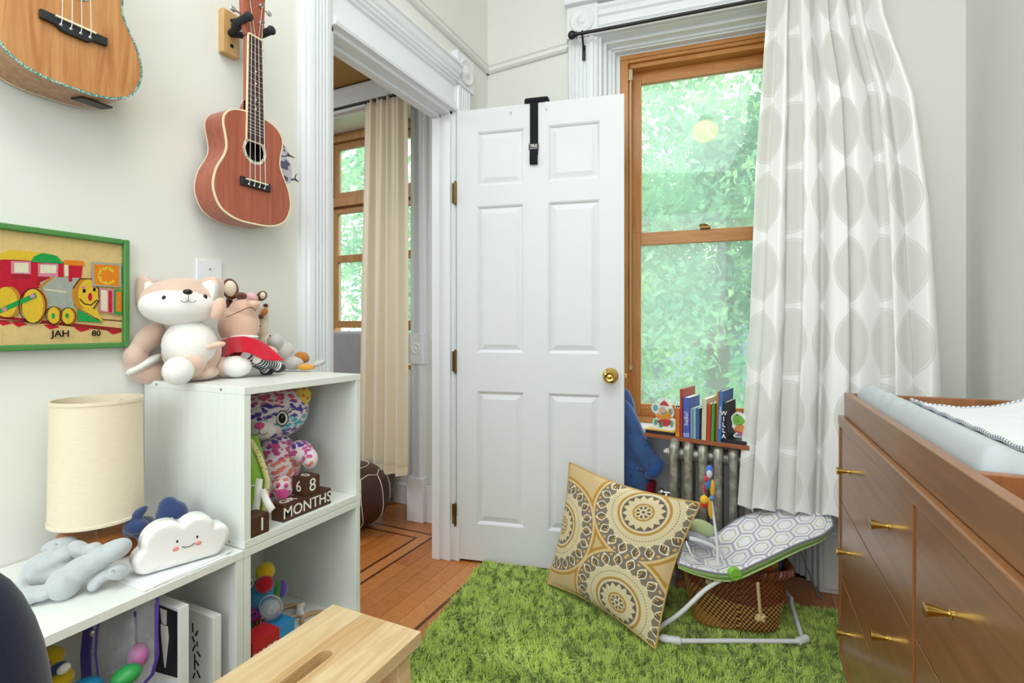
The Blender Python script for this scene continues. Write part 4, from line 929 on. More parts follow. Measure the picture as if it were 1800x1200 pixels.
b=B(); b.tube([W(x,y,.862) for x,y in [(176,1080),(170,1110),(168,1150),(172,1190),(185,1220)]],.0018,8); obj('purple_piping',b,M_zip,bgt,smooth=True)
b=B(); b.grid([[W(x,y,.87) ,W(x+17,y-4,.866)] for x,y in Lf]); obj('zip_tape',b,M_zip,bgt,solid=.002)
b=B(); b.tube([W(x,y,.86) for x,y in [(237,1075),(239,1100),(240,1130)]],.002,8); obj('cord',b,plain('grape_cord','4A3560',.6),bgt)
b=B(); b.pe(163,1112,.858,6,6,.004); obj('zip_slider',b,M_silver,bgt,smooth=True)
def ball(px,py,d,rx,ry,rz,col,label,ang=0):
    b=B(); b.pe(px,py,d,rx,ry,rz,ang); obj('toy_ball',b,plain(col[0],col[1],.4),label=label,cat='ball',smooth=True,angle=180)
ball(243,1152,.875,20,21,.019,('pink_ball','D07AB8'),'pink ball inside the clear zip bag')
ball(222,1187,.83,29,16,.018,('green_ball','2E9A4A'),'green egg-shaped ball at the bottom of the clear bag',12)
ball(150,1208,.82,34,14,.02,('teal_ball','1F8FC0'),'teal ball below the purple zip at the lower edge of the photo')
tt=thing('yellow_soft_toy','yellow soft toy with a red mouth behind the navy chair, in the lower cube','soft toy',tuple(W(95,1240,.82)))
pl('body',P_y2,tt,[(85,1158,.83,32,20,.025,dict(ang=15)),(100,1195,.82,34,20,.025)],.004)
pl('mouth',P_r2,tt,[(78,1170,.803,13,8,.006,dict(ang=15))]); pl('tongue',P_y2,tt,[(77,1170,.799,7,4,.005)])
pl('eye',M_eye,tt,[(80,1155,.804,5,3,.004,dict(ang=25))]); pl('cloth',P_navy,tt,[(98,1176,.806,22,9,.01,dict(ang=25))]); pl('white_patch',P_white,tt,[(112,1175,.80,14,8,.006,dict(ang=35))])
# ---------------------------------------------------------------- the open door
PH=math.radians(11.3+.3); DW=.738
dr=thing('panel_door','white six panel door standing open with a brass knob','door',(.030,1.979,0),PH)
MD=TR((.030,1.979,0),PH)
# local: x along the door, -y towards the camera
cols=[(.094,.3105),(.4164,.6394)]; rows_=[(.176,.770),(.941,1.595),(1.683,1.927)]
b=B(MD); b.box((0,.010,.012),(DW,.026,2.028))
xs=[0,.094,.3105,.4164,.6394,DW]
for i in (0,2,4): b.box((xs[i],0,.012),(xs[i+1],.036,2.028))
zs=[.012,.176,.770,.941,1.595,1.683,1.927,2.028]
for (a,c) in cols:
    for j in (0,2,4,6): b.box((a,0,zs[j]),(c,.036,zs[j+1]))
slab=obj('door_slab',b,M_door,dr)
for (a,c) in cols:
    for (z0,z1) in rows_:
        b=B(MD); 
        def ringbox(i0,y0,i1,y1): # frame between two rectangles
            P=[(a+i0,y0,z0+i0),(c-i0,y0,z0+i0),(c-i0,y0,z1-i0),(a+i0,y0,z1-i0),(a+i1,y1,z0+i1),(c-i1,y1,z0+i1),(c-i1,y1,z1-i1),(a+i1,y1,z1-i1)]
            b.add(P,[(k,(k+1)%4,4+(k+1)%4,4+k) for k in range(4)])
        ringbox(0,0,.006,.003); ringbox(.006,.003,.012,.0105); ringbox(.012,.0105,.036,.003)
        b.add([(a+.036,.003,z0+.036),(c-.036,.003,z0+.036),(c-.036,.003,z1-.036),(a+.036,.003,z1-.036)],[(0,1,2,3)])
        obj('panel',b,M_door,dr)
kp=(.682,0,.851)
T=MD@Matrix.Translation(kp)@Matrix.Rotation(PI/2,4,'X')
b=B(T); b.lathe([(.0,.0),(.033,.0),(.033,.004),(.029,.009),(.016,.012),(.011,.02),(.012,.032),(.02,.038),(.0265,.046),(.028,.055),(.026,.063),(.018,.068),(.016,.066),(.008,.066),(0,.068)],None,40); obj('door_knob',b,M_brass,dr,smooth=True,angle=60)
b=B(MD); b.lathe([(.033,.0),(.033,.004),(.012,.012),(.012,.03),(.027,.046),(.027,.058),(.0,.066)],TR((.682,.036,.851),0,-PI/2),32); obj('door_knob',b,M_brass,dr,smooth=True)
b=B(MD); b.box((DW-.0005,.008,.79),(DW+.0015,.028,.905)); b.box((DW,.010,.842),(DW+.012,.026,.860)); obj('latch_plate',b,M_brass,dr,bevel=.002)
for z in (.21,.90,1.66):
    b=B(MD); b.cyl((-.006,-.004,z-.045),(-.006,-.004,z+.045),.0065,n=14); b.box((-.022,-.001,z-.045),(-.004,.003,z+.045)); b.box((-.004,.0,z-.045),(.0,.03,z+.045)); b.ell((-.006,-.004,z+.048),(.006,.006,.006)); b.ell((-.006,-.004,z-.048),(.006,.006,.006)); obj('hinge',b,M_brassd,dr,smooth=True)
# strap over the door
M_web=fabric('black_webbing','25272C',scale=500,sheen=.1)
sp=thing('door_anchor_strap','black webbing strap with a small TRX tag hanging over the top of the door','strap',tuple(MD@Vector((.34,-.01,1.77))),PH)
b=B(MD); b.box((.338,-.006,1.80),(.374,-.0025,2.03)); b.box((.338,-.006,2.029),(.374,.04,2.033)); b.box((.34,-.0085,1.765),(.372,-.005,1.90)); obj('webbing',b,M_web,sp,bevel=.001)
b=B(MD); b.tube([(.34+.0005*0,-.006,1.775),(.34,-.011,1.768),(.34,-.014,1.778),(.34,-.010,1.80)],.002,8); b.grid([[(x,y,z) for x in (.339,.373)] for y,z in ((-.006,1.765),(-.011,1.758),(-.017,1.765),(-.017,1.80),(-.010,1.83))]); obj('loop',b,M_web,sp)
b=B(MD); b.box((.312,-.004,2.029),(.420,.034,2.047)); b.cyl((.316,-.002,2.04),(.417,-.002,2.04),.011,n=14); obj('foam_anchor',b,M_web,sp,bevel=.004)
b=B(MD); b.box((.334,-.011,1.822),(.377,-.0065,1.850)); tg=obj('tag',b,M_black,sp,bevel=.001)
b=B(); text_into(b,'TRX',.0175,MD@basis((.3555,-.0112,1.838),(1,0,0),(0,0,1),(0,-1,0)),.0003,offset=.0004); obj('lettering',b,M_ink,tg)
b=B(MD); b.box((.337,-.0116,1.8262),(.374,-.0109,1.8275)); obj('tag_line',b,M_ink,tg)
for x,lab in ((.252,'white over-door hook left of the black strap'),(.410,'white over-door hook right of the black strap')):
    t=thing('door_hook',lab,'hook',tuple(MD@Vector((x,-.004,1.99))),PH)
    b=B(MD); b.box((x-.004,-.0025,1.992),(x+.004,-.0005,2.0305)); b.box((x-.004,-.0025,2.0285),(x+.004,.038,2.0305)); b.tube([(x,-.002,2.0),(x,-.008,1.993),(x,-.012,1.999)],.0022,8); obj('hook',b,M_paper,t)
# ---------------------------------------------------------------- coat hanging behind the door
m,t,bs=newmat('navy_star_cloth'); co=t.coord(); n=t.voro(co,22,rnd=.8); setp(t,bs,t.mix(n.lt(.14),lin('3B5C93'),lin('24406E')),.9,sheen=.4); bump(t,bs,t.noise(co,60,3),.3,.002); M_coat=m
ct=thing('blue_coat','blue quilted star-print child coat hanging behind the door edge','coat',tuple(W(1120,880,2.2)))
pl('torso',M_coat,ct,[(1100,840,2.27,42,60,.045),(1098,780,2.27,34,60,.04),(1100,870,2.27,42,26,.045),(1094,730,2.27,24,50,.035)],.006,6)
pl('sleeve',M_coat,ct,[(1112,745,2.235,14,48,.03,dict(ang=22)),(1128,790,2.225,21,40,.035,dict(ang=28)),(1142,812,2.22,22,20,.035)],.005,5)
pl('fur_cuff',plushmat('blue_fleece','2F5599',scale=120),ct,[(1151,824,2.215,14,22,.04,dict(ang=-38))])
pl('seam',M_coat,ct,[(1112,822,2.228,22,2.2,.006,dict(ang=-10))])
b=B(); p=W(1137,852,2.27); b.lathe([(.034,-.05),(.04,.03),(.043,.045),(.04,.048),(0,.04)],TR((p.x,p.y,p.z-.03)),24); obj('red_cup',b,plain('dark_red_plastic','9B1F33',.4),ct,smooth=True)
# ---------------------------------------------------------------- radiator
m,t,bs=newmat('silver_radiator_paint'); co=t.coord(); n=t.noise(co,30,4); setp(t,bs,t.mix(t.step(n,.35,.7),lin('8E897E'),lin('BDBAB0')),.4,.45); bump(t,bs,t.noise(co,90,3),.25,.001); M_rad=m
RY=2.215; rx0=.948; sp_=.0555; RZ=.588
rd=thing('cast_iron_radiator','old silver cast iron column radiator under the window','radiator',(1.2,RY,0))
prevt=None
for i in range(7):
    x=rx0+i*sp_
    b=B()
    for yy in (RY-.055,RY,RY+.055):
        b.tube([(x,yy,.10),(x,yy,.30),(x,yy,RZ-.06)],[.0165,.0165,.0165],12,False)
    b.tube([(x,RY-.055,RZ-.07),(x,RY-.053,RZ-.03),(x,RY-.035,RZ-.006),(x,RY,RZ-.002),(x,RY+.035,RZ-.006),(x,RY+.053,RZ-.03),(x,RY+.055,RZ-.07)],[.0165,.0195,.021,.021,.021,.0195,.0165],12,False)
    b.tube([(x,RY-.055,.13),(x,RY-.05,.10),(x,RY,.085),(x,RY+.05,.10),(x,RY+.055,.13)],.018,12,False)
    b.cyl((x-.028,RY,RZ-.055),(x+.028,RY,RZ-.055),.03,n=18); b.cyl((x-.006,RY,RZ-.055),(x+.006,RY,RZ-.055),.036,n=18); b.cyl((x-.028,RY,.12),(x+.028,RY,.12),.028,n=18)
    if i in (0,6):
        for yy in (RY-.05,RY+.05): b.tube([(x,yy,.10),(x,yy-.003,.03),(x,yy-.006,0.0)],[.017,.012,.018],12)
    obj('radiator_section',b,M_rad,rd,smooth=True,angle=50)
b=B(); b.tube([(rx0-.02,RY-.02,.12),(rx0-.05,RY-.02,.12),(rx0-.055,RY-.02,.10),(rx0-.055,RY-.02,0)],.011,12); b.cyl((rx0-.03,RY-.02,.12),(rx0-.02,RY-.02,.12),.02,n=8); obj('pipe',b,M_rad,rd,smooth=True)
b=B(); q=W(1172,866,2.10); b.cyl((q.x-.012,q.y,q.z),(q.x+.02,q.y,q.z),.008,n=12); b.lathe([(0,0),(.016,.002),(.018,.01),(.012,.02),(.0,.022)],TR((q.x-.012,q.y,q.z),0,0,-PI/2),16); b.ell((q.x,q.y-.008,q.z-.012),(.01,.01,.014)); b.cyl((q.x+.02,q.y,q.z),(rx0,RY-.055,q.z),.005,n=8); obj('air_valve',b,M_chrome,rd,smooth=True)
b=B(); b.cyl((rx0-.03,RY,RZ-.055),(rx0-.04,RY,RZ-.055),.021,n=6); b.cyl((rx0-.04,RY,RZ-.055),(rx0-.048,RY,RZ-.055),.012,n=12); obj('end_plug',b,M_rad,rd,bevel=.002)
# ---------------------------------------------------------------- shelf plank on the radiator
PA=math.atan2(-.076,.367); PO=Vector((.820,2.202,RZ+.0025))
plk=thing('window_shelf','reddish wooden plank resting on the radiator in front of the window','shelf',tuple(PO),PA)
MP=TR(PO,PA)
b=B(MP); b.box((0,0,.0),(.415,.16,.0175)); obj('plank',b,wood('red_brown_plank','8A4A2B','B06A42',(3,60,60),.45),plk,bevel=.002)
PT=.0177   # top of plank, local z
def px_local(px):   # local x on the plank front edge seen at px
    a=(px-900)/900; dirx=CS*a-SN; diry=SN*a+CS
    ux,uy=math.cos(PA),math.sin(PA)
    # PO+u*t = C+ dir*s
    dx=PO.x-CX; dy=PO.y-CY; det=dirx*(-uy)-(-ux)*diry
    s=(dx*(-uy)-(-ux)*dy)/det; return (dirx*s-dx)*ux+(diry*s-dy)*uy
def zat(px,py):
    t=px_local(px); p=MP@Vector((t,0,0)); d=(p-Vector((CX,CY,0))).dot(FWD); return CZ+(575-py)/900*d-PO.z
def book(px0,px1,pyt,col,label,lean=0,dep=.12,txt=None,tcol='white',y0=.0,tsz=None,lift=0,col2=None,hard=False):
    x0,x1=px_local(px0),px_local(px1); h=zat((px0+px1)/2,pyt)-PT-.002; w=x1-x0
    t=thing('book',label,'book',tuple(MP@Vector(((x0+x1)/2,y0+dep/2,PT))),PA,group=None)
    M=MP@Matrix.Translation((x0,y0+.002,PT+.0003+lift))@Matrix.Rotation(math.radians(lean),4,'Y')
    mc=plain('cover_%s'%col,col,.4,var=.05,scale=40)
    b=B(M); b.box((0,0,0),(.0012,dep,h)); b.box((w-.0016,0,0),(w-.0004,dep,h)); b.box((0,0,0),(w-.0004,.0014,h)); bk=obj('cover',b,mc,t)
    b=B(M); b.box((.0012,.0014,.002),(w-.0016,dep-.002,h-.002)); obj('pages',b,plain('book_pages','EDEBDD',.8),t)
    if txt:
        b=B(); s=tsz or w*.95; text_into(b,txt,s,M@basis((w/2,-.0004,h*.48),(0,0,1),(-1,0,0),(0,-1,0)),.0002); obj('spine_lettering',b,{'white':M_ink,'black':M_eye,'yellow':plain('yellow_print','F2D94A',.5)}[tcol],bk)
    if col2:
        b=B(M); b.box((0.0005,-.0005,h*.02),(w-.001,.0002,h*.12)); obj('spine_band',b,plain('band_%s'%col2,col2,.5),bk)
    return t
book(1187,1194.5,717,'C9702E','orange-spined paperback, leftmost book of the row',txt='',col2='D9922E')
book(1195,1199.5,683,'B53A34','thin tall red picture book, second in the row',dep=.16)
book(1200.5,1212,698,'4A63B8','blue board book with white lettering hello',dep=.13,txt='hello!',col2='8FA3DE')
book(1213,1217.5,717,'9C93C9','pale lilac thin book beside the blue hello book',dep=.10)
book(1218,1223,716,'7FC4B4','mint green thin book between the lilac and small blue books',dep=.10)
book(1223.5,1229.5,717,'4A5FA8','small royal blue book',dep=.10)
book(1230,1233,717,'1D1D26','very thin black book, in the middle of the row',dep=.10)
book(1232.5,1241,700,'CFCFAE','cream and sage spined book',dep=.14,lean=1.2)
book(1241.5,1248.5,709,'C23A33','red spined book beside the green one',lean=1.5)
book(1249,1255,708,'4C9A3C','green spined book between the red and blue striped ones',lean=1.5)
book(1255,1259,689,'DE7D33','narrow orange topped book peeking from behind the green one',lean=1.5,y0=.02,dep=.13)
book(1260,1267.5,686,'3F74B5','tall bright blue book with big white letters, leaning right',lean=2.5,txt='ANYWHERE BEAR',tsz=.011,dep=.15)
book(1271,1279,706,'2C2E3C','black book lettered down the spine beside the frog cut-out',lean=0,txt='',dep=.12)
# letters down the spine
x0=px_local(1275); b=B()
def cutout(nm,label,base_px,figs,px_c,cat='bookend'):
    x0,x1=px_local(base_px[0]),px_local(base_px[1])
    t=thing(nm,label,cat,tuple(MP@Vector(((x0+x1)/2,.06,PT))),PA)
    b=B(MP); b.box((x0,.004,PT+.0004),(x1,.13,PT+.013)); obj('base',b,M_eye2,t,bevel=.001)
    return t,x0,x1
M_eye2=plain('navy_black_wood','23242F',.4)
def figshape(t,pts,y,th,mat,nm):
    """pts in picture coordinates, stood up as a wooden cut-out on the plank at depth y"""
    P=[(px_local(px),zat(px,py)) for px,py in pts]; b=B(MP); b.prism([(p.x,p.y) for p in catmull([(q[0],q[1],0) for q in P],3,True)],0,th,basis((0,y,0),(1,0,0),(0,0,1),(0,-1,0))); return obj(nm,b,mat,t)
def zz(X,Y): return (1120+X*200/1714,660+Y*140/1200)
C=lambda n,c: plain(n,c,.5,var=.05,scale=80)
t1,_,_=cutout('mouse_bookend','painted wooden mouse cut-out on a black and yellow base at the left of the books',(1134,1185),None,0)
b=B(MP); b.box((px_local(1134),.004,PT+.0132),(px_local(1185),.12,PT+.016)); obj('yellow_top',b,C('yellow_paint','E2B63C'),t1)
f=figshape(t1,[zz(*p) for p in [(215,830),(205,680),(250,650),(245,590),(190,540),(180,470),(240,420),(290,440),(340,390),(390,330),(440,400),(500,500),(520,600),(490,650),(540,680),(560,760),(520,840),(350,835)]],.030,.005,M_paper,'cutout')
for nm,c,P in (('orange_body','E09A3A',[(275,660),(270,570),(330,600),(420,560),(460,500),(480,620),(475,665)]),('red_hat','C9414B',[(310,450),(370,385),(430,440),(440,470),(370,460)]),('red_skirt','C23E46',[(275,680),(470,680),(445,770),(330,765)]),
    ('teal_ear','6FB7BC',[(200,490),(235,445),(275,470),(275,520),(235,545)]),('face','D9B9A0',[(285,545),(320,480),(380,490),(400,550),(340,590)]),('teal_scarf','58A79C',[(300,565),(380,575),(410,520),(405,570),(360,600)]),('green_foot','4FAE8C',[(225,680),(265,670),(270,740),(225,750)]),('green_foot','4FAE8C',[(300,740),(330,690),(350,720),(345,790),(300,790)]),('green_foot','4FAE8C',[(470,700),(505,700),(510,770),(475,790)]),('tail_strip','7CB7B2',[(455,550),(485,500),(505,560),(480,600)])):
    figshape(t1,[zz(*p) for p in P],.0245,.001,C(nm+'_paint',c),nm)
t2,_,_=cutout('frog_bookend','painted wooden frog cut-out on a black base by the curtain edge',(1270,1312),None,0)
figshape(t2,[zz(*p) for p in [(1440,940),(1430,900),(1480,870),(1400,790),(1410,750),(1390,640),(1440,580),(1500,560),(1580,600),(1640,700),(1640,860),(1620,940)]],.030,.005,M_paper,'cutout')
for nm,c,P in (('green_head','79B84A',[(1415,650),(1460,590),(1540,620),(1600,700),(1540,760),(1440,750)]),('eye_spot','1C2A1C',[(1470,605),(1490,590),(1500,610),(1485,625)]),('eye_spot','1C2A1C',[(1485,690),(1505,685),(1505,710),(1488,712)]),('orange_body','D98A4A',[(1450,790),(1540,740),(1600,800),(1580,860),(1480,850)]),('red_boat','C4525B',[(1410,790),(1470,840),(1580,880),(1560,900),(1450,860)]),('purple_foot','8E6C9C',[(1450,920),(1500,890),(1580,910),(1570,935)])):
    figshape(t2,[zz(*p) for p in P],.0245,.001,C(nm+'_paint2',c),nm)
def wordcut(px,py0,py1,word,label,y):
    x=px_local(px); zt=zat(px,py0); zb=PT+.014
    t=thing('letter_cutout',label,'ornament',tuple(MP@Vector((x,y,PT))),PA)
    n=len(word); h=(zt-zb)/n
    b=B(MP); b.box((x-.0075,y,PT+.0132),(x+.0075,y+.004,zt)); bk=obj('backing',b,M_eye2,t)
    for i,c in enumerate(word):
        b=B(); text_into(b,c,h*1.05,MP@basis((x,y-.0008,zt-h*(i+.5)),(1,0,0),(0,0,1),(0,-1,0)),.0005,offset=.0004); obj('letter',b,M_ink,bk)
wordcut(1186,715,775,'WILLA','dark upright strip of white letters peeking from behind the orange book',.034)
wordcut(1272.5,721,768,'WILLA','dark upright strip with white letters WILLA beside the blue leaning book',-.002)
# ---------------------------------------------------------------- curtain rod and sheer curtain
rodz=2.395
def rp(t,o,z): return FW(t,o,z)
ra=W(1010,61,2.33); 
# straight rod parallel to the window wall
tA=(ra-W0).dot(UW); oA=(ra-W0).dot(NW); zA=ra.z
cr_=thing('curtain_rod','thin black curtain rod with a ball end above the window','curtain rod',tuple(ra))
b=B(MW); b.cyl((tA,oA,zA),(1.56,oA,zA),.0075,n=14); obj('rod',b,M_black,cr_,smooth=True)
b=B(MW); b.ell((tA-.012,oA,zA),(.019,.019,.019)); b.cyl((tA,oA,zA),(tA+.012,oA,zA),.012,n=14); obj('finial',b,M_black,cr_,smooth=True)
b=B(MW); b.tube([(tA+.035,oA,zA-.004),(tA+.035,oA+.01,zA-.02),(tA+.035,-.045,zA-.05),(tA+.035,-.034,zA-.06)],.005,8); b.box((tA+.027,-.038,zA-.10),(tA+.043,-.032,zA-.035)); b.cyl((tA+.035,oA,zA),(tA+.035,oA,zA+.012),.004,n=8); obj('bracket',b,M_black,cr_)
m=bpy.data.materials.new('sheer_trellis_curtain'); m.use_nodes=True; t=NT(m.node_tree); nt=m.node_tree; nt.nodes.remove(nt.nodes['Principled BSDF'])
uv=t.coord('UV'); u,v,_=t.sep(uv)
cw=.21; ch=.27
uu=u/cw; vv=v/ch
def cell(a,b_,ox,oy):
    x=(a+ox).frac()-.5; y=(b_+oy).frac()-.5; return (x*x+y*y).sqrt()
r1=cell(uu,vv,0,0); 
d=r1
outside=t.step(d,.462,.472)*(1-t.step(d,.485,.495)*0)
# stepped connecting bands
x1=(uu).frac()-.5; y1=(vv).frac()-.5
bandr=t.step(((uu+.5).frac()-.5).abs(),.10,.06)*t.step(((vv).frac()-.5).abs(),.18,.2)
gap=t.step(d,.432,.437)*t.step(d,.452,.447)
pat=outside.max(gap*.6)
n=t.noise(uv,220,2); 
op=t.m('ADD',.88,pat*.09); op=(op+n*.04).min(.985)
tr=t.node('ShaderNodeBsdfTransparent'); 
dfm=t.node('ShaderNodeBsdfDiffuse'); t.put(dfm.inputs[0],t.mix(pat,lin('EEEEEA'),lin('FFFFFF')))
tl=t.node('ShaderNodeBsdfTranslucent'); t.put(tl.inputs[0],(.90,.90,.88))
mm=t.node('ShaderNodeMixShader'); mm.inputs[0].default_value=.15; t.l.new(dfm.outputs[0],mm.inputs[1]); t.l.new(tl.outputs[0],mm.inputs[2])
gs=t.node('ShaderNodeBsdfGlossy'); gs.inputs['Roughness'].default_value=.35
mg=t.node('ShaderNodeMixShader'); t.put(mg.inputs[0],pat*.10); t.l.new(mm.outputs[0],mg.inputs[1]); t.l.new(gs.outputs[0],mg.inputs[2])
mx=t.node('ShaderNodeMixShader'); t.put(mx.inputs[0],op); t.l.new(tr.outputs[0],mx.inputs[1]); t.l.new(mg.outputs[0],mx.inputs[2]); t.l.new(mx.outputs[0],nt.nodes['Material Output'].inputs[0])
M_sheer=m
sc_=thing('sheer_curtain','white sheer curtain with a satin trellis pattern hanging at the right of the window','curtain',tuple(W(1460,890,1.9)))
def lerp(a,b_,f): return a+(b_-a)*f
def piece(tab,keys,v):
    for i in range(len(keys)-1):
        if v<=keys[i+1] or i==len(keys)-2:
            f=(v-keys[i])/(keys[i+1]-keys[i]); return lerp(tab[i],tab[i+1],f)
def curtain_layer(off,seed,edgeL,edgeR,zt,zb,NU=170,NV=60,amp=.03,folds=9,cloth=1.5,hem=0):
    rr=random.Random(seed); ph=[rr.uniform(0,6.28) for _ in range(8)]; fr=[rr.uniform(.8,1.3) for _ in range(8)]
    P=[];UVs=[]
    for j in range(NV+1):
        v=j/NV; z=lerp(zt,zb,v)
        pL=piece(edgeL[1],edgeL[0],v); pR=piece(edgeR[1],edgeR[0],v)
        row=[]
        for i in range(NU+1):
            u=i/NU
            w=u+.012*math.sin(2*PI*u*3+ph[0]+v*1.2)
            px=lerp(pL,pR,w); a=(px-900)/900
            # point on a vertical plane in front of the window wall
            o=-(oC0+(oC1-oC0)*v**1.3)+off
            base=FW(0,o,0); dirx=CS*a-SN; diry=SN*a+CS
            dx=base.x-CX; dy=base.y-CY; det=dirx*(-UW.y)+UW.x*diry; s=(dx*(-UW.y)+UW.x*dy)/det; tt=((dirx*s-dx)*UW.x+(diry*s-dy)*UW.y)
            F=folds; u_=u; u=u+.035*math.sin(2*PI*u*1.7+ph[6])+.02*math.sin(2*PI*u*4.1+ph[7]+v)
            q=math.sin(2*PI*F*u+ph[1]+.8*math.sin(v*2+ph[2]))*(.75-.25*v)+.45*math.sin(2*PI*F*.53*u+ph[3]+v*1.5)+.25*math.sin(2*PI*F*1.9*u+ph[4]+v*3)*(1-.3*v)
            A=amp*(.8+.5*v)
            p=FW(tt,o,z)+NW*(q*A)+UW*(.5*A*math.cos(2*PI*F*u+ph[1])); u0_=u; 
            if hem and v>.96: p.z+= .012*math.sin(2*PI*F*u+ph[5])
            u=u_; row.append(tuple(p)); UVs.append((u*cloth+seed*.031,v*(zt-zb)+seed*.07))
        P.append(row)
    b=B(); b.grid(P); b.uv=UVs; return b
oC0,oC1=.10,.27
KL=([0,.1,.35,.65,1.0],[1354,1348,1332,1322,1300]); KR=([0,.1,.25,.45,.72,1.0],[1530,1545,1595,1622,1640,1650])
obj('curtain_panel',curtain_layer(0,1,KL,KR,zA+.03,.375,amp=.024,folds=8,cloth=1.25,hem=1),M_sheer,sc_,smooth=True,angle=180)
KL2=([0,.3,1.0],[1365,1352,1330]); KR2=([0,.1,.25,.45,1.0],[1490,1498,1512,1530,1560])
obj('curtain_panel',curtain_layer(.055,4,KL2,KR2,zA+.025,.42,amp=.018,folds=11,cloth=1.4,hem=1),M_sheer,sc_,smooth=True,angle=180)
# ---------------------------------------------------------------- next room: curtain, rod, pouf, air conditioner
M_lin=fabric('cream_linen_curtain','EADFC6','F0E8D4',scale=260,sheen=.1)
cc=thing('linen_curtain','cream linen curtain hanging at the window of the next room','curtain',(-.59,2.24,.25))
P=[];
y0=2.235; zt,zb=2.325,.262
for j in range(31):
    v=j/30; r=[]
    for i in range(121):
        u=i/120; xl=lerp(-.735,-.765,v); xr=lerp(-.445,-.415,v**.5)
        x=lerp(xl,xr,u); q=math.sin(2*PI*4.5*u+.3)*(.5+.9*v)+.35*math.sin(2*PI*8*u+1+v)*(1.2-v)
        z=lerp(zt,zb,v)+(.008*math.sin(2*PI*4.5*u+1.5) if v>.97 else 0)
        r.append((x,y0+.016*q-.02*v,z))
    P.append(r)
b=B(); b.grid(P); obj('drape',b,M_lin,cc,smooth=True,angle=180,solid=.0015)
P2=[[(x,y-.0025,lerp(zb-.001,zb+.045,k/2)) for (x,y,z) in P[-1]] for k in range(3)]; b=B(); b.grid(P2); obj('hem',b,fabric('linen_hem','F2E8CF',scale=260),cc,smooth=True)
rr_=thing('curtain_rod','black curtain rod in the next room behind the doorway','curtain rod',(-1,2.235,2.31))
b=B(); b.cyl((-1.9,2.235,2.315),(-.42,2.235,2.315),.008,n=12); obj('rod',b,M_black,rr_,smooth=True)
b=B(); b.ell((-.41,2.235,2.315),(.016,.016,.016)); obj('finial',b,M_black,rr_,smooth=True)
b=B(); b.box((-.43,2.24,2.308),(-.42,2.32,2.322)); obj('bracket',b,M_black,rr_)
# pouf
M_pouf=plain('dark_brown_leather','43271F',.38,var=.12,scale=20,bmp=.15,bscale=80)
pc=W(612,884,2.72); pf=thing('leather_pouf','dark brown leather pouf with white stitching in the next room','pouf',(pc.x,pc.y,0))
R=.215; H=.165; cz=.168
b=B(); prof=[]
for k in range(17):
    th=-PI/2+PI*k/16; prof.append((R*abs(math.cos(th))**.75,cz+H*math.copysign(abs(math.sin(th))**.85,math.sin(th))))
b.lathe(prof,TR((pc.x,pc.y,0)),48,False); body=obj('body',b,M_pouf,pf,smooth=True,angle=180)
M_stch=plain('white_piping','EFE9DC',.6)
def pp(th,az,e=.0015): return (pc.x+(R*abs(math.cos(th))**.75+e)*math.cos(az),pc.y+(R*abs(math.cos(th))**.75+e)*math.sin(az),cz+(H*math.copysign(abs(math.sin(th))**.85,math.sin(th)))+e*math.sin(th))
for k in range(10):
    az=2*PI*k/10+.15; b=B(); b.tube([pp(-PI/2+.3+(PI*.73-.3)*i/16,az+.05*math.sin(i*.4)) for i in range(17)],.0024,6); obj('stitched_seam',b,M_stch,pf,smooth=True)
b=B(); b.tube([pp(.72+.11*(i%2),2*PI*i/20+.15) for i in range(20)],.0024,6,closed=True); obj('stitched_seam',b,M_stch,pf,smooth=True)
b=B(); b.tube([pp(1.18,2*PI*i/28) for i in range(28)],.0022,6,closed=True); obj('stitched_seam',b,M_stch,pf,smooth=True)
# grey cover box below the far window
ac=thing('radiator_cover','silver grey quilted box below the window of the next room','radiator cover',(-1.05,2.44,.30))
b=B(); b.box((-1.40,2.40,.42),(-.72,2.485,1.03)); obj('box',b,plain('silver_grey_cloth','9A9DA0',.6,.2,var=.1,scale=15,bmp=.3,bscale=20),ac,bevel=.02,segs=3)
for q0 in (-1.4,-.75):
    b=B(); b.box((q0,2.40,0),(q0+.03,2.48,.42)); obj('leg',b,M_rad,ac)
# light switch on the next-room casing side
sw=thing('light_switch','small white light switch in the next room beside the doorway jamb','light switch',(-.20,2.305,.95))
b=B().box((-.235,2.313,.90),(-.165,2.32,1.02)); q=obj('plate',b,M_trim,sw,bevel=.002); b=B().box((-.205,2.305,.95),(-.195,2.313,.972)); obj('toggle',b,M_trim,q,bevel=.001)
# ---------------------------------------------------------------- dresser
DA=math.radians(1.0)      # slight turn off the wall
D0=Vector((1.4549,1.670,0)); 
dn=Vector((-.0173*-1,-.9998,0)).normalized() # towards the camera along the front
ang=math.atan2(dn.y,dn.x)
dd=thing('dresser','walnut brown six drawer dresser with brass cone knobs along the right wall','dresser',tuple(D0),ang)
MDr=basis(D0,dn,Vector((-dn.y,dn.x,0)),(0,0,1))   # local x towards camera, y into the wall side (+), z up
if (MDr.to_3x3()@Vector((0,1,0))).x<0: MDr=basis(D0,dn,Vector((dn.y*-1,dn.x,0)),(0,0,1))
M_wal=wood('walnut_brown','83542F','A0693A',(3,50,50),.36,.35,.8,bmp=.03)
M_wal2=wood('walnut_end_grain','8C562E','A66C3E',(50,50,3),.38,.3,.8,bmp=.03)
M_dark=plain('dark_gap','1E120A',.8)
LW,DP,ZB,ZTp=1.42,.455,.150,.812
b=B(MDr); b.box((0,0,ZTp-.03),(LW,DP,ZTp)); obj('top_panel',b,M_wal,dd,bevel=.004)
for q0 in (0,LW-.018):
    b=B(MDr); b.box((q0,0.001,ZB),(q0+.018,DP,ZTp-.03)); obj('side_panel',b,M_wal2,dd,bevel=.003)
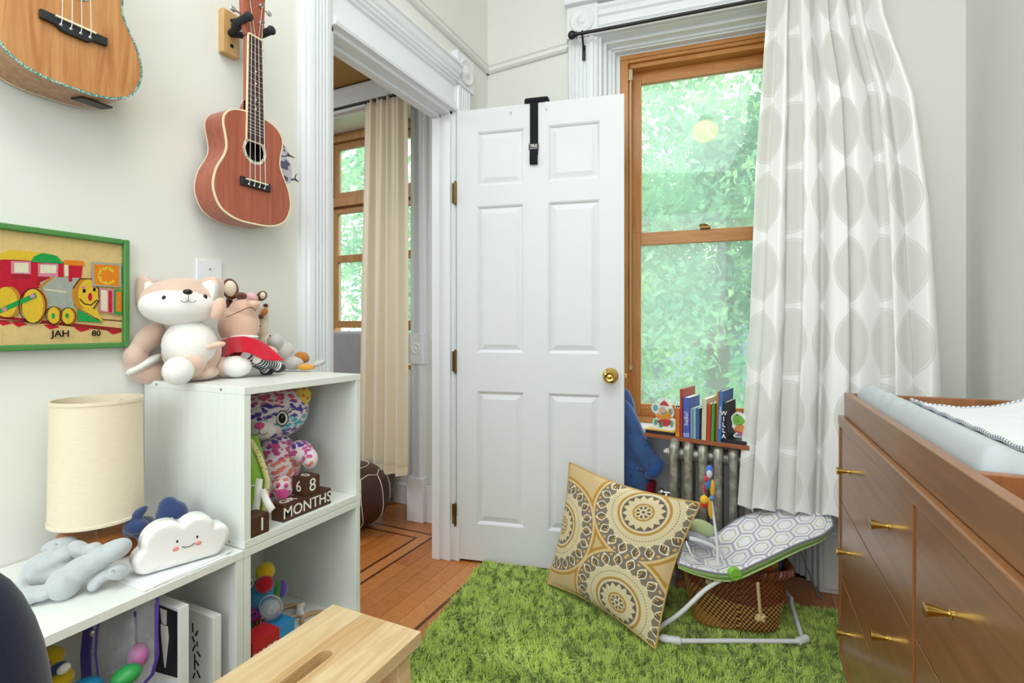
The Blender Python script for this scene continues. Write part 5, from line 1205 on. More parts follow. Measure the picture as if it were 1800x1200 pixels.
b=B(MDr); b.box((.018,.001,ZB),(LW-.018,DP,ZB+.02)); b.box((.018,DP-.01,ZB),(LW-.018,DP,ZTp-.03)); b.box((.665,.002,ZB+.02),(.69,DP,ZTp-.03)); obj('carcass',b,M_wal2,dd,bevel=.002)
dz=(ZTp-.03-ZB-.02)/3
for ci,(xa,xb) in enumerate(((.0195,.6635),(.6915,LW-.0195))):
    for k in range(3):
        za=ZB+.02+k*dz+.0015; zb_=ZB+.02+(k+1)*dz-.0015
        b=B(MDr); b.box((xa,.0045,za),(xb,.024,zb_)); d_=obj('drawer',b,M_wal,dd,bevel=.0012)
        b=B(MDr); b.box((xa+.01,.024,za+.01),(xb-.01,DP-.03,zb_-.02)); obj('drawer_box',b,M_dark,d_)
        for kx in (xa+.20*(xb-xa) if ci==0 else xa+.22*(xb-xa), xb-.20*(xb-xa)):
            kz=(za+zb_)/2+.012
            b=B(MDr@Matrix.Translation((kx,.0045,kz))@Matrix.Rotation(PI/2,4,'X')); b.lathe([(.0065,0),(.0065,.002),(.004,.003),(.0035,.006),(.0088,.026),(.0088,.028),(.0,.0285)],None,24); obj('knob',b,M_brass,d_,smooth=True)
for (lx_,ly_) in ((.05,.05),(LW-.05,.05),(.05,DP-.05),(LW-.05,DP-.05)):
    b=B(MDr); sx=-.02 if lx_<.5 else .02; b.tube([(lx_,ly_,ZB),(lx_+sx*.6,ly_,0)],[.022,.013],14); obj('leg',b,M_wal2,dd,smooth=True)
b=B(MDr); b.box((.03,.03,ZB-.02),(LW-.03,DP-.03,ZB)); obj('underframe',b,M_wal2,dd,bevel=.002)
# changing tray
TX0,TX1,TY0,TY1=.015,LW-.02,.012,DP-.005; TZ0=ZTp+.0005; TZ1=ZTp+.064
ty=thing('changing_tray','walnut brown changing tray frame on top of the dresser','tray',tuple(D0+Vector((0,0,ZTp))),ang)
for (p,q) in (((TX0,TY0,TZ0),(TX1,TY0+.017,TZ1)),((TX0,TY1-.017,TZ0),(TX1,TY1,TZ1))):
    b=B(MDr); b.box(p,q); obj('long_rail',b,M_wal,ty,bevel=.002)
for xx in (TX0,.840,TX1-.017):
    b=B(MDr); b.box((xx,TY0+.017,TZ0),(xx+.017,TY1-.017,TZ1-.001)); obj('cross_rail',b,M_wal2,ty,bevel=.002)
b=B(MDr); b.box((TX0+.017,TY0+.017,TZ0),(TX1-.017,TY1-.017,TZ0+.005)); obj('tray_floor',b,wood('tray_floor_wood','8E4F22','A9642F',(3,40,40),.4),ty)
# contoured pad with liner
M_pad=fabric('grey_blue_jersey','BCC3C8',scale=260,sheen=.3,var=.06)
M_liner=fabric('white_quilted_liner','F1F3F6',scale=200,sheen=.2)
pdg=thing('changing_pad','grey jersey covered contoured changing pad lying in the tray','changing pad',tuple(D0+Vector((0,0,ZTp+.01))),ang)
PX0,PX1,PY0_,PY1_=.034,.835,.031,DP-.026; zb0=TZ0+.0055
def padh(u,v):
    e=min(1,math.sqrt(max(0,1-(1-min(1,min(u,1-u)/.035))**2))); 
    side=abs(v*2-1)
    h=.034+.072*(side**2.2)
    es=math.sqrt(max(0,1-max(0,(side-.80)/.20)**2))
    w=(.005*math.sin(u*62+3*math.sin(v*9))*max(0,1-abs(v-.05)/.14)*math.exp(-((u-.30)/.28)**2)-.010*math.exp(-((u-.13-.5*v)/.012)**2)*max(0,1-abs(v-.05)/.15))
    return (h*es+ w)*(.35+.65*e)
b=B(MDr); NU,NV=150,60; P=[]
for j in range(NV+1):
    v=j/NV; P.append([(lerp(PX0,PX1,i/NU),lerp(PY0_,PY1_,v),zb0+.004+padh(i/NU,v)) for i in range(NU+1)])
b.grid(P); Pb=[[(x,y,zb0) for x,y,z in r] for r in P]
ring_=[P[0][i] for i in range(NU+1)]+[P[j][NU] for j in range(1,NV+1)]+[P[NV][i] for i in range(NU-1,-1,-1)]+[P[j][0] for j in range(NV-1,0,-1)]
n=len(ring_); b.add([p for p in ring_]+[(x,y,zb0) for x,y,z in ring_],[(i,(i+1)%n,n+(i+1)%n,n+i) for i in range(n)]+[tuple(range(n,2*n))])
obj('pad_cover',b,M_pad,pdg,smooth=True,angle=80,weld=True)
ln_=thing('pad_liner','white quilted liner with stitched grey edge lying in the hollow of the changing pad','pad liner',tuple(D0+Vector((0,0,ZTp+.06))),ang)
P=[]; LX0,LX1,LY0,LY1=.09,.80,.27,.93
for j in range(25):
    v=lerp(LY0,LY1,j/24); r=[]
    for i in range(41):
        u=lerp(LX0,LX1,i/40); r.append((lerp(PX0,PX1,u),lerp(PY0_,PY1_,v),zb0+.0085+padh(u,v)+.0015*math.sin(u*60)*math.sin(v*40)))
    P.append(r)
b=B(MDr); b.grid(P); obj('quilt',b,M_liner,ln_,smooth=True,angle=180,solid=.005)
edge=[P[0][i] for i in range(41)]+[P[j][40] for j in range(1,25)]+[P[24][i] for i in range(39,-1,-1)]+[P[j][0] for j in range(23,0,-1)]
m,t,bs=newmat('dashed_grey_edge'); co=t.coord(); x,y,z=t.sep(co); setp(t,bs,t.mix(((x+y)*700.0).sin().gt(.2),lin('E9EBEE'),lin('7C828C')),.8); 
b=B(MDr); b.tube([(x,y,z+.0025) for x,y,z in edge],.0028,6,closed=True); obj('stitched_edge',b,m,ln_,smooth=True)
# ---------------------------------------------------------------- rug
K=Vector((.158,1.985)); RA=math.radians(8.6)
MR=TR((K.x,K.y,0),RA)
m,t,bs=newmat('green_shag'); co=t.coord(); n=t.noise(co,900,1); n2=t.noise(co,14,3); x,y,z=t.sep(co)
c=t.ramp(n*.65+n2*.35,[(.25,'92B03E'),(.5,'B6D060'),(.75,'DAEB98')]); setp(t,bs,c,.85,sheen=.3,spec=.1); M_shag=m
rg=thing('shag_rug','bright green shag rug lying in front of the open door','rug',(K.x,K.y,0),RA)
RW,RL=1.52,1.50
b=B(MR); b.box((0,-RL,.0005),(RW,0,.008)); obj('backing',b,plain('green_backing','5A7F2C',.9),rg,bevel=.003)
rng=np.random.default_rng(11); N=150000
px_=rng.random(N)*RW; py_=-(rng.random(N)**1.25)*RL
gr=rng.normal(0,1,(2,120,120)); fx_=px_/RW*117; fy_=-py_/RL*117; ix=fx_.astype(int); iy=fy_.astype(int); ax_=fx_-ix; ay_=fy_-iy
gv=[g[ix,iy]*(1-ax_)*(1-ay_)+g[ix+1,iy]*ax_*(1-ay_)+g[ix,iy+1]*(1-ax_)*ay_+g[ix+1,iy+1]*ax_*ay_ for g in gr]
az=np.arctan2(gv[1],gv[0])+rng.normal(0,.7,N); lean=rng.uniform(.35,1.15,N); L=rng.uniform(.017,.030,N); wd=.0021+.0012*(-py_/RL<.6)
dx=np.cos(az); dy=np.sin(az)
base=np.stack([px_,py_,np.full(N,.007)],1)
sd=np.stack([-dy,dx,np.zeros(N)],1)*(wd/2)[:,None]
mid=base+np.stack([dx*L*.25*lean,dy*L*.25*lean,L*.55],1); tip=base+np.stack([dx*L*lean*.75,dy*L*lean*.75,L*(1.0-.25*lean)],1)
vv=np.stack([base-sd,base+sd,mid+sd*.9,mid-sd*.9,tip],1).reshape(-1,3)
i0=np.arange(N)*5
me=bpy.data.meshes.new('pile'); nf=N*2
loops=np.stack([i0,i0+1,i0+2,i0+3,i0+3,i0+2,i0+4],1).ravel()
me.vertices.add(N*5); me.vertices.foreach_set('co',vv.ravel().astype(np.float32)); me.loops.add(N*7); me.loops.foreach_set('vertex_index',loops.astype(np.int32))
me.polygons.add(nf); st0=np.stack([np.arange(N)*7,np.arange(N)*7+4],1).ravel(); me.polygons.foreach_set('loop_start',st0.astype(np.int32)); me.update(calc_edges=True); me.validate(); me.shade_smooth()
me.materials.append(M_shag); po=bpy.data.objects.new('pile',me); COL.objects.link(po); po.parent=rg; po['kind']='stuff'; ROOT[po.name]=ROOT[rg.name]
# ---------------------------------------------------------------- pillow
m,t,bs=newmat('suzani_print'); uv=t.coord('UV'); u,v,_=t.sep(uv); co=t.coord()
cs=[(.71,.835),(.70,.145),(.055,.50)]
dxs=[(u-a) for a,_ in cs]; dys=[(v-c)*1.0 for _,c in cs]; rs_=[(p*p+q*q).sqrt() for p,q in zip(dxs,dys)]
r=rs_[0].min(rs_[1]).min(rs_[2]); w1=rs_[0].lt(r+.0001); w2=rs_[1].lt(r+.0001)*(1-w1); w3=(1-w1)*(1-w2)
X=dxs[0]*w1+dxs[1]*w2+dxs[2]*w3; Y=dys[0]*w1+dys[1]*w2+dys[2]*w3
an=t.m('ARCTAN2',Y,X)/(2*PI)+.5
S=lambda x,a,b_: t.step(x,a,b_)
def band(x,a,b_,e=.002): return S(x,a-e,a+e)*(1-S(x,b_-e,b_+e))
cream=lin('DDD0AC'); gold=lin('B78C42'); dark=lin('6E6152'); white=lin('EFE8D2'); tan=lin('D3AE6C')
col=t.mix(t.noise(uv,300,2),lin('D0C29A'),cream)
tri=lambda n,ph=0.0: ((an*float(n)+ph).frac()-.5).abs()*2.0
# sunburst
star=.112+.030*tri(16); col=t.mix(band(r,.07,.152)*S(r-star,-.002,.002),col,dark)
col=t.mix(band(r,.145,.156)*tri(90).gt(.5),col,white)
col=t.mix(band(r,.163,.180),col,gold); col=t.mix(band(r,.060,.073),col,gold)
col=t.mix(band(r,.026,.050)*S(tri(8),.42,.5),col,dark); col=t.mix(band(r,.0,.014),col,dark); col=t.mix(band(r,.012,.018)*tri(10).gt(.5),col,white)
col=t.mix(band(r,.050,.060)*tri(8,.5).gt(.7),col,gold)
col=t.mix(band(r,.218,.2235,.001)*tri(70).gt(.5),col,dark)
# leaf ring
N_=20.0; a=((an*N_).frac()-.5); rr=(r-.302)/.048; edge=(1-t.m('POWER',rr.abs(),1.5))
scal=.252+.020*tri(20,.5); col=t.mix(S(r-scal,-.002,.002)*(1-S(r,.352,.356)),col,lin('83786A'))
lw=edge*.36; leaf=S(lw-a.abs(),-.02,.02)*band(rr,-1.0,1.0,.02); col=t.mix(leaf,col,white)
inn=S(lw-.075-a.abs(),-.02,.02)*band(rr,-.75,.65,.02); col=t.mix(inn,col,t.mix(((rr+a*2.0)*12.0).sin().gt(.2)*a.gt(0.0),dark,tan))
dotr=(((an*N_+.5).frac()-.5)*((an*N_+.5).frac()-.5)*.006+(r-.336)*(r-.336)).sqrt(); col=t.mix(dotr.lt(.009),col,tan)
col=t.mix(S(r,.352,.356),col,t.mix(S(r,.385,.400),lin('D9BE88'),lin('CDB486'))); col=t.mix(band(r,.372,.392),col,gold)
setp(t,bs,col,.95,sheen=.1,spec=.1); bump(t,bs,t.noise(uv,350,2),.3,.001); M_suz=m
pw=thing('throw_pillow','large square pillow with ornate gold and brown medallions leaning on the door','pillow',tuple(Wz(1060,1080,.02)))
BL,BR,TL,TRr=W(962,1024,2.04),W(1152,1140,1.615),W(1001,812,2.12),W(1232,884,1.735)
nrm=((BR-BL).cross(TL-BL)).normalized()
if nrm.dot(FWD)>0: nrm=-nrm
def pil_pt(u,v,s):
    bu=u+.045*math.sin(PI*v)*(.5-u)*2*abs(2*u-1)**1.2; bv=v+.05*math.sin(PI*u)*(.5-v)*2*abs(2*v-1)**1.2
    p=(BL*(1-bu)+BR*bu)*(1-bv)+(TL*(1-bu)+TRr*bu)*bv
    h=.062*(max(0,math.sin(PI*u))*max(0,math.sin(PI*v)))**.55
    wr=.004*math.sin(u*23+v*7)*math.sin(v*17+2)*(abs(u-.5)+abs(v-.5))*math.sin(PI*u)*math.sin(PI*v)*2
    return p+nrm*(s*h+(wr if s>0 else 0))
n=44
for s,nm in ((1,'front_cover'),(-1,'back_cover')):
    b=B(); b.grid([[pil_pt(i/n,j/n,s) for i in range(n+1)] for j in range(n+1)]); b.uv=[(i/n,j/n) for j in range(n+1) for i in range(n+1)]; obj(nm,b,M_suz if s>0 else fabric('tan_back_cloth','CDB27C'),pw,smooth=True,angle=180)
b=B(); b.tube([pil_pt(i/n,0,0) for i in range(n+1)]+[pil_pt(1,j/n,0) for j in range(1,n+1)]+[pil_pt(i/n,1,0) for i in range(n-1,-1,-1)]+[pil_pt(0,j/n,0) for j in range(n-1,0,-1)],.003,6,closed=True); obj('edge_seam',b,fabric('tan_seam','C7A45F'),pw,smooth=True)
# ---------------------------------------------------------------- basket
p0=Wz(1224,1104,.026); p1=Wz(1376,1121,.026); bd_=(p1-p0).normalized(); bl_=(p1-p0).length; by_=Vector((-bd_.y,bd_.x,0))
if by_.y<0: by_=-by_
ba=math.atan2(bd_.y,bd_.x); cen=(p0+p1)/2+by_*.115
MB_=TR((cen.x,cen.y,.024),ba); 
bk=thing('woven_basket','brown woven bamboo basket with a braided rim and knotted rope handle under the bouncer','basket',(cen.x,cen.y,.024),ba)
m,t,bs=newmat('woven_bamboo'); uv=t.coord('UV'); u,v,_=t.sep(uv)
ck=((u*1.0).sin()*(v*1.0).sin()).gt(0)
zig=t.noise(uv,.05,1)
hgt=v/(2*PI)  # rows
dia=((u/66.0).sin().abs()*16.0+(v/PI)*1.0)  # diamond zones
c1=t.mix(ck,lin('4A2614'),lin('C28E4C')); c2=t.mix(ck,lin('5A2415'),lin('864426')); c3=t.mix(ck,lin('93652F'),lin('BC8C48'))
col=t.mix(S(dia,27.0,27.6),c1,c2); col=t.mix(1-S((v/PI)+(u/60.0-.6).sin().abs()*14.0,11.6,12.2),col,c3)
setp(t,bs,t.mix(t.noise(uv,1.3,2),col,lin('4A2413')) if False else col,.38,coat=.25); M_weave=m
NUb,NVb=720,96; H_=.218
def sup(a,hx,hy,e=.42):
    c,s=math.cos(a),math.sin(a); return (hx*math.copysign(abs(c)**e,c),hy*math.copysign(abs(s)**e,s))
P=[];UV=[]
per=[sup(2*PI*i/2000,.15,.12) for i in range(2001)]; cum=[0]
for i in range(2000): cum.append(cum[-1]+math.dist(per[i],per[i+1]))
angs=[]; k=0
for i in range(NUb):
    tgt=cum[-1]*i/NUb
    while cum[k+1]<tgt: k+=1
    angs.append(2*PI*(k+(tgt-cum[k])/max(1e-9,cum[k+1]-cum[k]))/2000)
NSTR=120; ROWS=26
for j in range(NVb+1):
    f=j/NVb; hx=bl_/2*(1-f)+(bl_/2+.038)*f; hy=.105*(1-f)+.135*f
    if f<.06: k2=.93+.07*math.sqrt(f/.06); hx*=k2; hy*=k2
    row=[]
    for i in range(NUb):
        x,y=sup(angs[i],hx,hy); sl=f*ROWS*PI+0; uu_=PI*NSTR*i/NUb+ (f*ROWS)*.9
        w=math.sin(uu_)*math.sin(sl); q=.0022*w
        L_=math.hypot(x,y); row.append((x*(1+q/L_),y*(1+q/L_),.001+H_*f)); UV.append((uu_,sl))
    P.append(row)
b=B(MB_); b.grid(P,closeu=True); 
b.uv=UV; obj('woven_wall',b,M_weave,bk,smooth=True,angle=180)
b=B(MB_); b.add([P[0][i] for i in range(0,NUb,8)],[tuple(range(NUb//8))]); obj('bottom',b,M_wal,bk)
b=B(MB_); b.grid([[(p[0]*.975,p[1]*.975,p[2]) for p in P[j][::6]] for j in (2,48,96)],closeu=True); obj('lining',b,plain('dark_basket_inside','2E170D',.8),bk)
M_rim=wood('braided_rim','4A2012','7C3E22',(200,200,200),.4,.2)
for ph in (0,2*PI/3,4*PI/3):
    b=B(MB_); b.tube([(lambda x,y:(x+ (x/math.hypot(x,y))*.007*math.cos(i*.55+ph),y+(y/math.hypot(x,y))*.007*math.cos(i*.55+ph),H_-.006+.011*math.sin(i*.55+ph)))(*sup(angs[(i*2)%NUb],bl_/2+.037,.134)) for i in range(NUb//2)],.0065,6,closed=True); obj('rim_braid',b,M_rim,bk,smooth=True)
M_rope=plain('cream_rope','D8BE8E',.8,bmp=.4,bscale=200)
def rope(px,py0,py1,dd):
    A=[W(px+ (px*0),py0+(py1-py0)*k/10,dd) for k in range(11)]
    for ph in (0,PI):
        b=B(); b.tube([p+RIGHT*.0028*math.cos(k*1.6+ph)+FWD*.0028*math.sin(k*1.6+ph)+RIGHT*.001*k for k,p in enumerate([A[0].lerp(A[-1],q/40) for q in range(41)])],.0032,6); obj('rope_strand',b,M_rope,bk,smooth=True)
dR=1.655
for s_ in (0,PI):
    b=B(); A0=W(1332,1024,dR); A1=W(1337,1082,dR); b.tube([A0.lerp(A1,q/40)+RIGHT*.0026*math.cos(q*.9+s_)+FWD*.0026*math.sin(q*.9+s_) for q in range(41)],.0032,6); obj('rope_strand',b,M_rope,bk,smooth=True)
kc=W(1337,1086,dR); b=B(); b.tube([kc+RIGHT*.011*math.cos(a)*(1+.2*math.sin(3*a))+UP*.009*math.sin(2*a)*.9+FWD*.007*math.sin(a*1.5) for a in [4*PI*i/48 for i in range(48)]],.0042,8,closed=True); obj('rope_knot',b,M_rope,bk,smooth=True)
kc=W(1246,1022,1.72); b=B(); b.tube([kc+RIGHT*.008*math.cos(a)+UP*.005*math.sin(2*a) for a in [2*PI*i/24 for i in range(24)]],.0036,8,closed=True); obj('rope_knot',b,M_rope,bk,smooth=True)
# toys in the basket
tb=thing('fabric_ball','patchwork fabric ball in blue, red and yellow, on top of the basket','ball',tuple(MB_@Vector((.085,.02,.18))))
bc=MB_@Vector((.115,.0,.21)); pts=[]
for k,cn in enumerate((('ball_orange','D9652B'),('ball_navy','2B3E8C'),('ball_green','5E9A3A'),('ball_red','C8432F'),('ball_yellow','D9A52F'),('ball_blue','3A57A8'))):
    b=B(); vs=[];n1=9
    g_=[]
    for j in range(n1+1):
        th=PI*j/n1*.98+.01; g_.append([(bc.x+.052*math.sin(th)*math.cos(2*PI*(k+i/5)/6+.3),bc.y+.052*math.sin(th)*math.sin(2*PI*(k+i/5)/6+.3),bc.z+.05*math.cos(th)) for i in range(6)])
    b.grid(g_); obj('ball_panel',b,fabric(cn[0],cn[1],scale=200),tb,smooth=True,angle=180)
b=B(); c2_=MB_@Vector((.06,-.055,.185)); b.ell(tuple(c2_),(.07,.05,.045),None,24,14,.8); obj('orange_cushion_toy',b,fabric('orange_cloth','D2622B',scale=200),label='orange cloth toy lying in the basket under the bouncer seat',cat='soft toy',smooth=True,angle=180)
b=B(); c3_=MB_@Vector((-.08,.03,.12)); b.ell(tuple(c3_),(.05,.06,.05)); obj('red_cushion_toy',b,fabric('red_cloth2','B0342B',scale=200),label='dark red cloth toy at the shaded back of the basket',cat='soft toy',smooth=True,angle=180)
# ---------------------------------------------------------------- bouncer
M_wtube=plain('white_enamel_tube','E9ECEF',.3)
M_lime=plain('lime_plastic','8CCB4A',.35); M_limef=fabric('pale_lime_cloth','C4D6A0',scale=220)
hubp=W(1290,1006,1.655)
bo=thing('baby_bouncer','baby bouncer seat with a hexagon print sling on a white wire frame over the basket','baby bouncer',tuple(Wz(1285,1120,.02)))
fl=.030
Lp=Wz(1155,1117,fl); Rp=Wz(1412,1127,fl); R2=Wz(1392,1063,fl)
b=B(); b.tube(catmull([W(1267,1019,1.67),W(1240,1036,1.675),W(1195,1078,1.68),Wz(1163,1100,fl+.025),Wz(1152,1115,fl+.004),Wz(1168,1124,fl),Wz(1190,1126,fl),Wz(1300,1126,fl),Rp],5),.0075,10); obj('frame_tube',b,M_wtube,bo,smooth=True)
b=B(); b.tube([Rp,Wz(1403,1098,fl+.006),R2,R2+Vector((0,.03,.012))],.0072,10); obj('frame_tube',b,M_wtube,bo,smooth=True)
rear=[R2+Vector((0,.03,.012)),R2+Vector((-.12,.27,.0)),Vector((R2.x-.40,R2.y+.30,.03)),W(1215,985,2.0),W(1258,948,1.93)]
b=B(); b.tube(catmull(rear,5),.0065,8); obj('rear_tube',b,M_wtube,bo,smooth=True)
b=B(); b.tube([W(1402,950,1.86),W(1420,1000,1.90),W(1437,1045,1.93),W(1444,1052,1.95)],.0042,8); obj('rear_stay',b,plain('grey_enamel','9A9FA3',.35,.3),bo,smooth=True)
for P_ in ([Wz(1162,1121,fl),Wz(1192,1126,fl)],[Wz(1403,1127,fl),Wz(1416,1122,fl)]):
    b=B(); b.tube(P_,.0125,12); b.ell(tuple(P_[1]),(.013,.013,.013)); obj('rubber_foot',b,M_wtube,bo,smooth=True)
# hexagon cloth
m,t,bs=newmat('hexagon_cloth'); uv=t.coord('UV'); u,v,_=t.sep(uv); sc=1/.085; ux=u*sc; vy=v*sc*1.05
def hexd(a,b_):
    ax=a.abs(); ay=b_.abs(); return (ax*.5+ay*.8660).max(ax)
ax=(ux.frac())-.5; ay=(vy.mod(1.7320))-.8660; bx_=((ux+.5).frac())-.5; by2=((vy+.8660).mod(1.7320))-.8660
da=(ax*ax+ay*ay); db=(bx_*bx_+by2*by2); sel=da.lt(db)
hd=hexd(ax,ay)*sel+hexd(bx_,by2)*(1-sel)
wv=t.noise(uv,9,1)
col=t.mix(band(hd,.445,.60,.008),lin('F1F3F5'),lin('BBB9C7')); col=t.mix(band(hd,.27,.33,.008),col,t.mix(wv.gt(.52),lin('BDBDC6'),lin('C3CFA6')))
setp(t,bs,col,.85,sheen=.2,spec=.2); M_hex=m
near=[(1192,990,1.69),(1228,1001,1.675),(1283,1008,1.66),(1338,986,1.66),(1400,957,1.68),(1445,940,1.72),(1464,924,1.79)]
far=[(1200,952,1.84),(1222,950,1.88),(1256,940,1.90),(1300,911,1.92),(1350,895,1.94),(1412,886,1.93),(1462,906,1.85)]
NC=catmull([tuple(W(*p)) for p in near],8); FC=catmull([tuple(W(*p)) for p in far],8); n1=len(NC)
def seatp(i,v,dz=0):
    p=NC[i].lerp(FC[i],v); f=i/(n1-1); s=math.sin(PI*v); return p-UP*(.010*s*f*(1-f)*4+dz)
rowsS=[]; UVs=[]
cum=[0]
for i in range(1,n1): cum.append(cum[-1]+(NC[i]-NC[i-1]).length)
for j in range(17):
    rowsS.append([seatp(i,j/16) for i in range(n1)]); UVs+= [(cum[i],j/16*(NC[i]-FC[i]).length) for i in range(n1)]
b=B(); b.grid(rowsS); b.uv=UVs; obj('sling',b,M_hex,bo,smooth=True,angle=180,solid=.004)
b=B(); b.grid([[seatp(i,-.02+1.04*j/10,.012+.012*math.sin(PI*i/(n1-1))*(1-j/10)**.5) for i in range(n1)] for j in range(11)]); obj('sling_underside',b,fabric('lime_under_cloth','A9C77A',scale=220),bo,smooth=True,angle=180,solid=.003)
b=B(); b.grid([[seatp(i,0.0)-UP*d_ for i in range(n1)] for d_ in (0,.008,.016)]); obj('side_skirt',b,fabric('lime_under_cloth2','9DBB72',scale=220),bo,smooth=True,solid=.003)
rim=[seatp(i,0) for i in range(n1)]+[seatp(n1-1,j/16) for j in range(1,17)]+[seatp(i,1) for i in range(n1-2,-1,-1)]+[seatp(0,j/16) for j in range(15,0,-1)]
b=B(); b.tube(rim,.0035,8,closed=True); obj('piping',b,fabric('mauve_piping','8E8A9C'),bo,smooth=True)
b=B(); b.cyl(tuple(hubp+FWD*.004),tuple(hubp-FWD*.016),.0205,.019,28); hb=obj('hub',b,M_lime,bo,bevel=.002)
for k in range(3):
    b=B(); b.cyl(tuple(hubp-FWD*.016+RIGHT*(.008-.008*k)-UP*(.004+.002*k)),tuple(hubp-FWD*.0175+RIGHT*(.008-.008*k)-UP*(.004+.002*k)),.0016,n=8); obj('hub_slot',b,plain('dark_green_slot','3E6A22',.6),hb)
b=B(); b.pe(1233,927,1.83,25,13,.03,-12); bo2=obj('head_roll',b,M_limef,bo,smooth=True,angle=180); 
b=B(); b.pe(1228,948,1.80,26,10,.03,-18); obj('crotch_pad',b,fabric('grey_pad_cloth','B4BAC8',scale=220),bo,smooth=True,angle=180)
def strap(P,w=.012):
    b=B(); r1=[];r2=[]
    for p in P: r1.append(W(p[0],p[1]-3,p[2])); r2.append(W(p[0],p[1]+4,p[2]-.004))
    b.grid([r1,r2]); obj('harness_strap',b,plain('white_webbing','E6E9F0',.7),bo,smooth=True,solid=.002)
strap([(1212,945,1.72),(1232,950,1.73),(1252,958,1.74),(1272,972,1.72)]); strap([(1206,952,1.70),(1216,975,1.69),(1232,985,1.69)]); strap([(1252,948,1.76),(1262,962,1.73),(1270,985,1.69)])
b=B(); b.tube(catmull([W(1262,992,1.68),W(1260,950,1.70),W(1254,905,1.72),W(1250,876,1.73)],5),.0042,8); obj('toy_bar',b,M_wtube,bo,smooth=True)
ty2=thing('hanging_toy','small blue, yellow and red rattle toy clipped to the bouncer bar','baby toy',tuple(W(1247,910,1.73)))
for nm,c,e in (('head','4A7FD6',(1247,828,1.73,6.5,11,.013)),('face','D9D8DE',(1247,833,1.722,5,8,.010)),('collar','D23A50',(1242,842,1.728,4,6,.01,dict(ang=20))),('body','3F7FC0',(1244,851,1.728,5,11,.012,dict(ang=-10))),('leg','F0B83A',(1252,857,1.728,4.6,15,.010)),('leg','F0B83A',(1248,893,1.725,4.4,19,.010,dict(ang=6))),('skirt','C8323A',(1239,858,1.732,3.5,9,.01)),('wheel','F2C13C',(1238,878,1.722,7.5,8,.012)),('wheel_edge','D2362F',(1238,886,1.724,7,6.5,.011)),('clip','5A8FD0',(1251,875,1.724,4.5,4.5,.01))):
    pl(nm,fabric(nm+'_toy_cloth',c,scale=200),ty2,[e])
# ---------------------------------------------------------------- stool
M_rub=[wood('rubberwood_%d'%i,a,b_,(26,3.2,26),.42,.1,2.4,bmp=.03) for i,(a,b_) in enumerate([('DDBA88','F0D8AE'),('D0A570','E4C494'),('E0BF8E','F2DCB4')])]
sx0,sx1,sy0,sy1=.487,.700,.335,.770; ST=.50
so=thing('step_stool','pale wooden step stool with a hand slot in its top beside the cubes','stool',((sx0+sx1)/2,(sy0+sy1)/2,0))
def plank(x0,x1,mi,slot=False):
    b=B()
    if not slot: b.box((x0,sy0,ST-.022),(x1,sy1,ST))
    else:
        c=.592; r=.0125; ya_,yb_=.46,.645
        hole=[(c+r*math.cos(a),yb_+r*math.sin(a)) for a in [PI*i/10 for i in range(11)]]+[(c-r*math.cos(a),ya_-r*math.sin(a)) for a in [PI*i/10 for i in range(11)]]
        outer=[(x0,sy0),(x1,sy0),(x1,sy1),(x0,sy1)]
        for z in (ST-.022,ST):
            bm=bmesh.new(); vo=[bm.verts.new((*p,z)) for p in outer]; vi=[bm.verts.new((*p,z)) for p in hole]
            e=[bm.edges.new((vo[i],vo[(i+1)%4])) for i in range(4)]+[bm.edges.new((vi[i],vi[(i+1)%len(vi)])) for i in range(len(vi))]
            bmesh.ops.triangle_fill(bm,use_beauty=True,edges=e); bm.verts.index_update(); b.add([q.co[:] for q in bm.verts],[tuple(q.index for q in f.verts) for f in bm.faces]); bm.free()
        n=len(hole); b.add([(*p,ST-.022) for p in hole]+[(*p,ST) for p in hole],[(i,n+i,n+(i+1)%n,(i+1)%n) for i in range(n)])
        b.add([(*p,ST-.022) for p in outer]+[(*p,ST) for p in outer],[(i,(i+1)%4,4+(i+1)%4,4+i) for i in range(4)])
    obj('top_plank',b,M_rub[mi],so,weld=slot)
plank(sx0,.563,2); plank(.563,.622,1,True); plank(.622,sx1,0)
for (x,sx_) in ((sx0+.012,-.035),(sx1-.045,.05)):
    for y in (sy0+.02,sy1-.055):
        b=B(); w=.034; b.hexa([(x+sx_,y,0),(x+sx_+w,y,0),(x+sx_+w,y+w,0),(x+sx_,y+w,0),(x,y,ST-.022),(x+w,y,ST-.022),(x+w,y+w,ST-.022),(x,y+w,ST-.022)]); obj('leg',b,M_rub[0],so,bevel=.002)
for y in (sy0+.028,sy1-.047):
    b=B(); b.box((sx0+.04,y,ST-.07),(sx1-.04,y+.018,ST-.022)); obj('rail',b,M_rub[1],so,bevel=.0015)
    b=B(); b.box((sx0-.01,y,.205),(sx1+.13,y+.018,.24)); obj('rail',b,M_rub[1],so,bevel=.0015)
b=B(); b.box((sx1+.0,sy0,.24),(sx1+.15,sy1,.26)); obj('lower_step',b,M_rub[2],so,bevel=.002)
b=B(); b.box((sx0+.02,sy0+.05,ST-.075),(sx0+.035,sy1-.05,ST-.03)); obj('rail',b,M_rub[1],so,bevel=.0015)
for y in (sy0+.02,sy1-.05):
    b=B(); b.box((sx1+.10,y,0),(sx1+.13,y+.03,.24)); obj('front_leg',b,M_rub[0],so,bevel=.002)
# ---------------------------------------------------------------- navy armchair at the left edge
M_nv=fabric('dark_navy_cloth','20263A',scale=300,sheen=.2)
av=thing('armchair','dark navy upholstered armchair cut off by the lower left corner of the photo','armchair',(.62,-.05,0))
b=B(); b.pe(-60,1335,.45,172,335,.08,0,28,18); obj('arm',b,M_nv,av,smooth=True,angle=180)
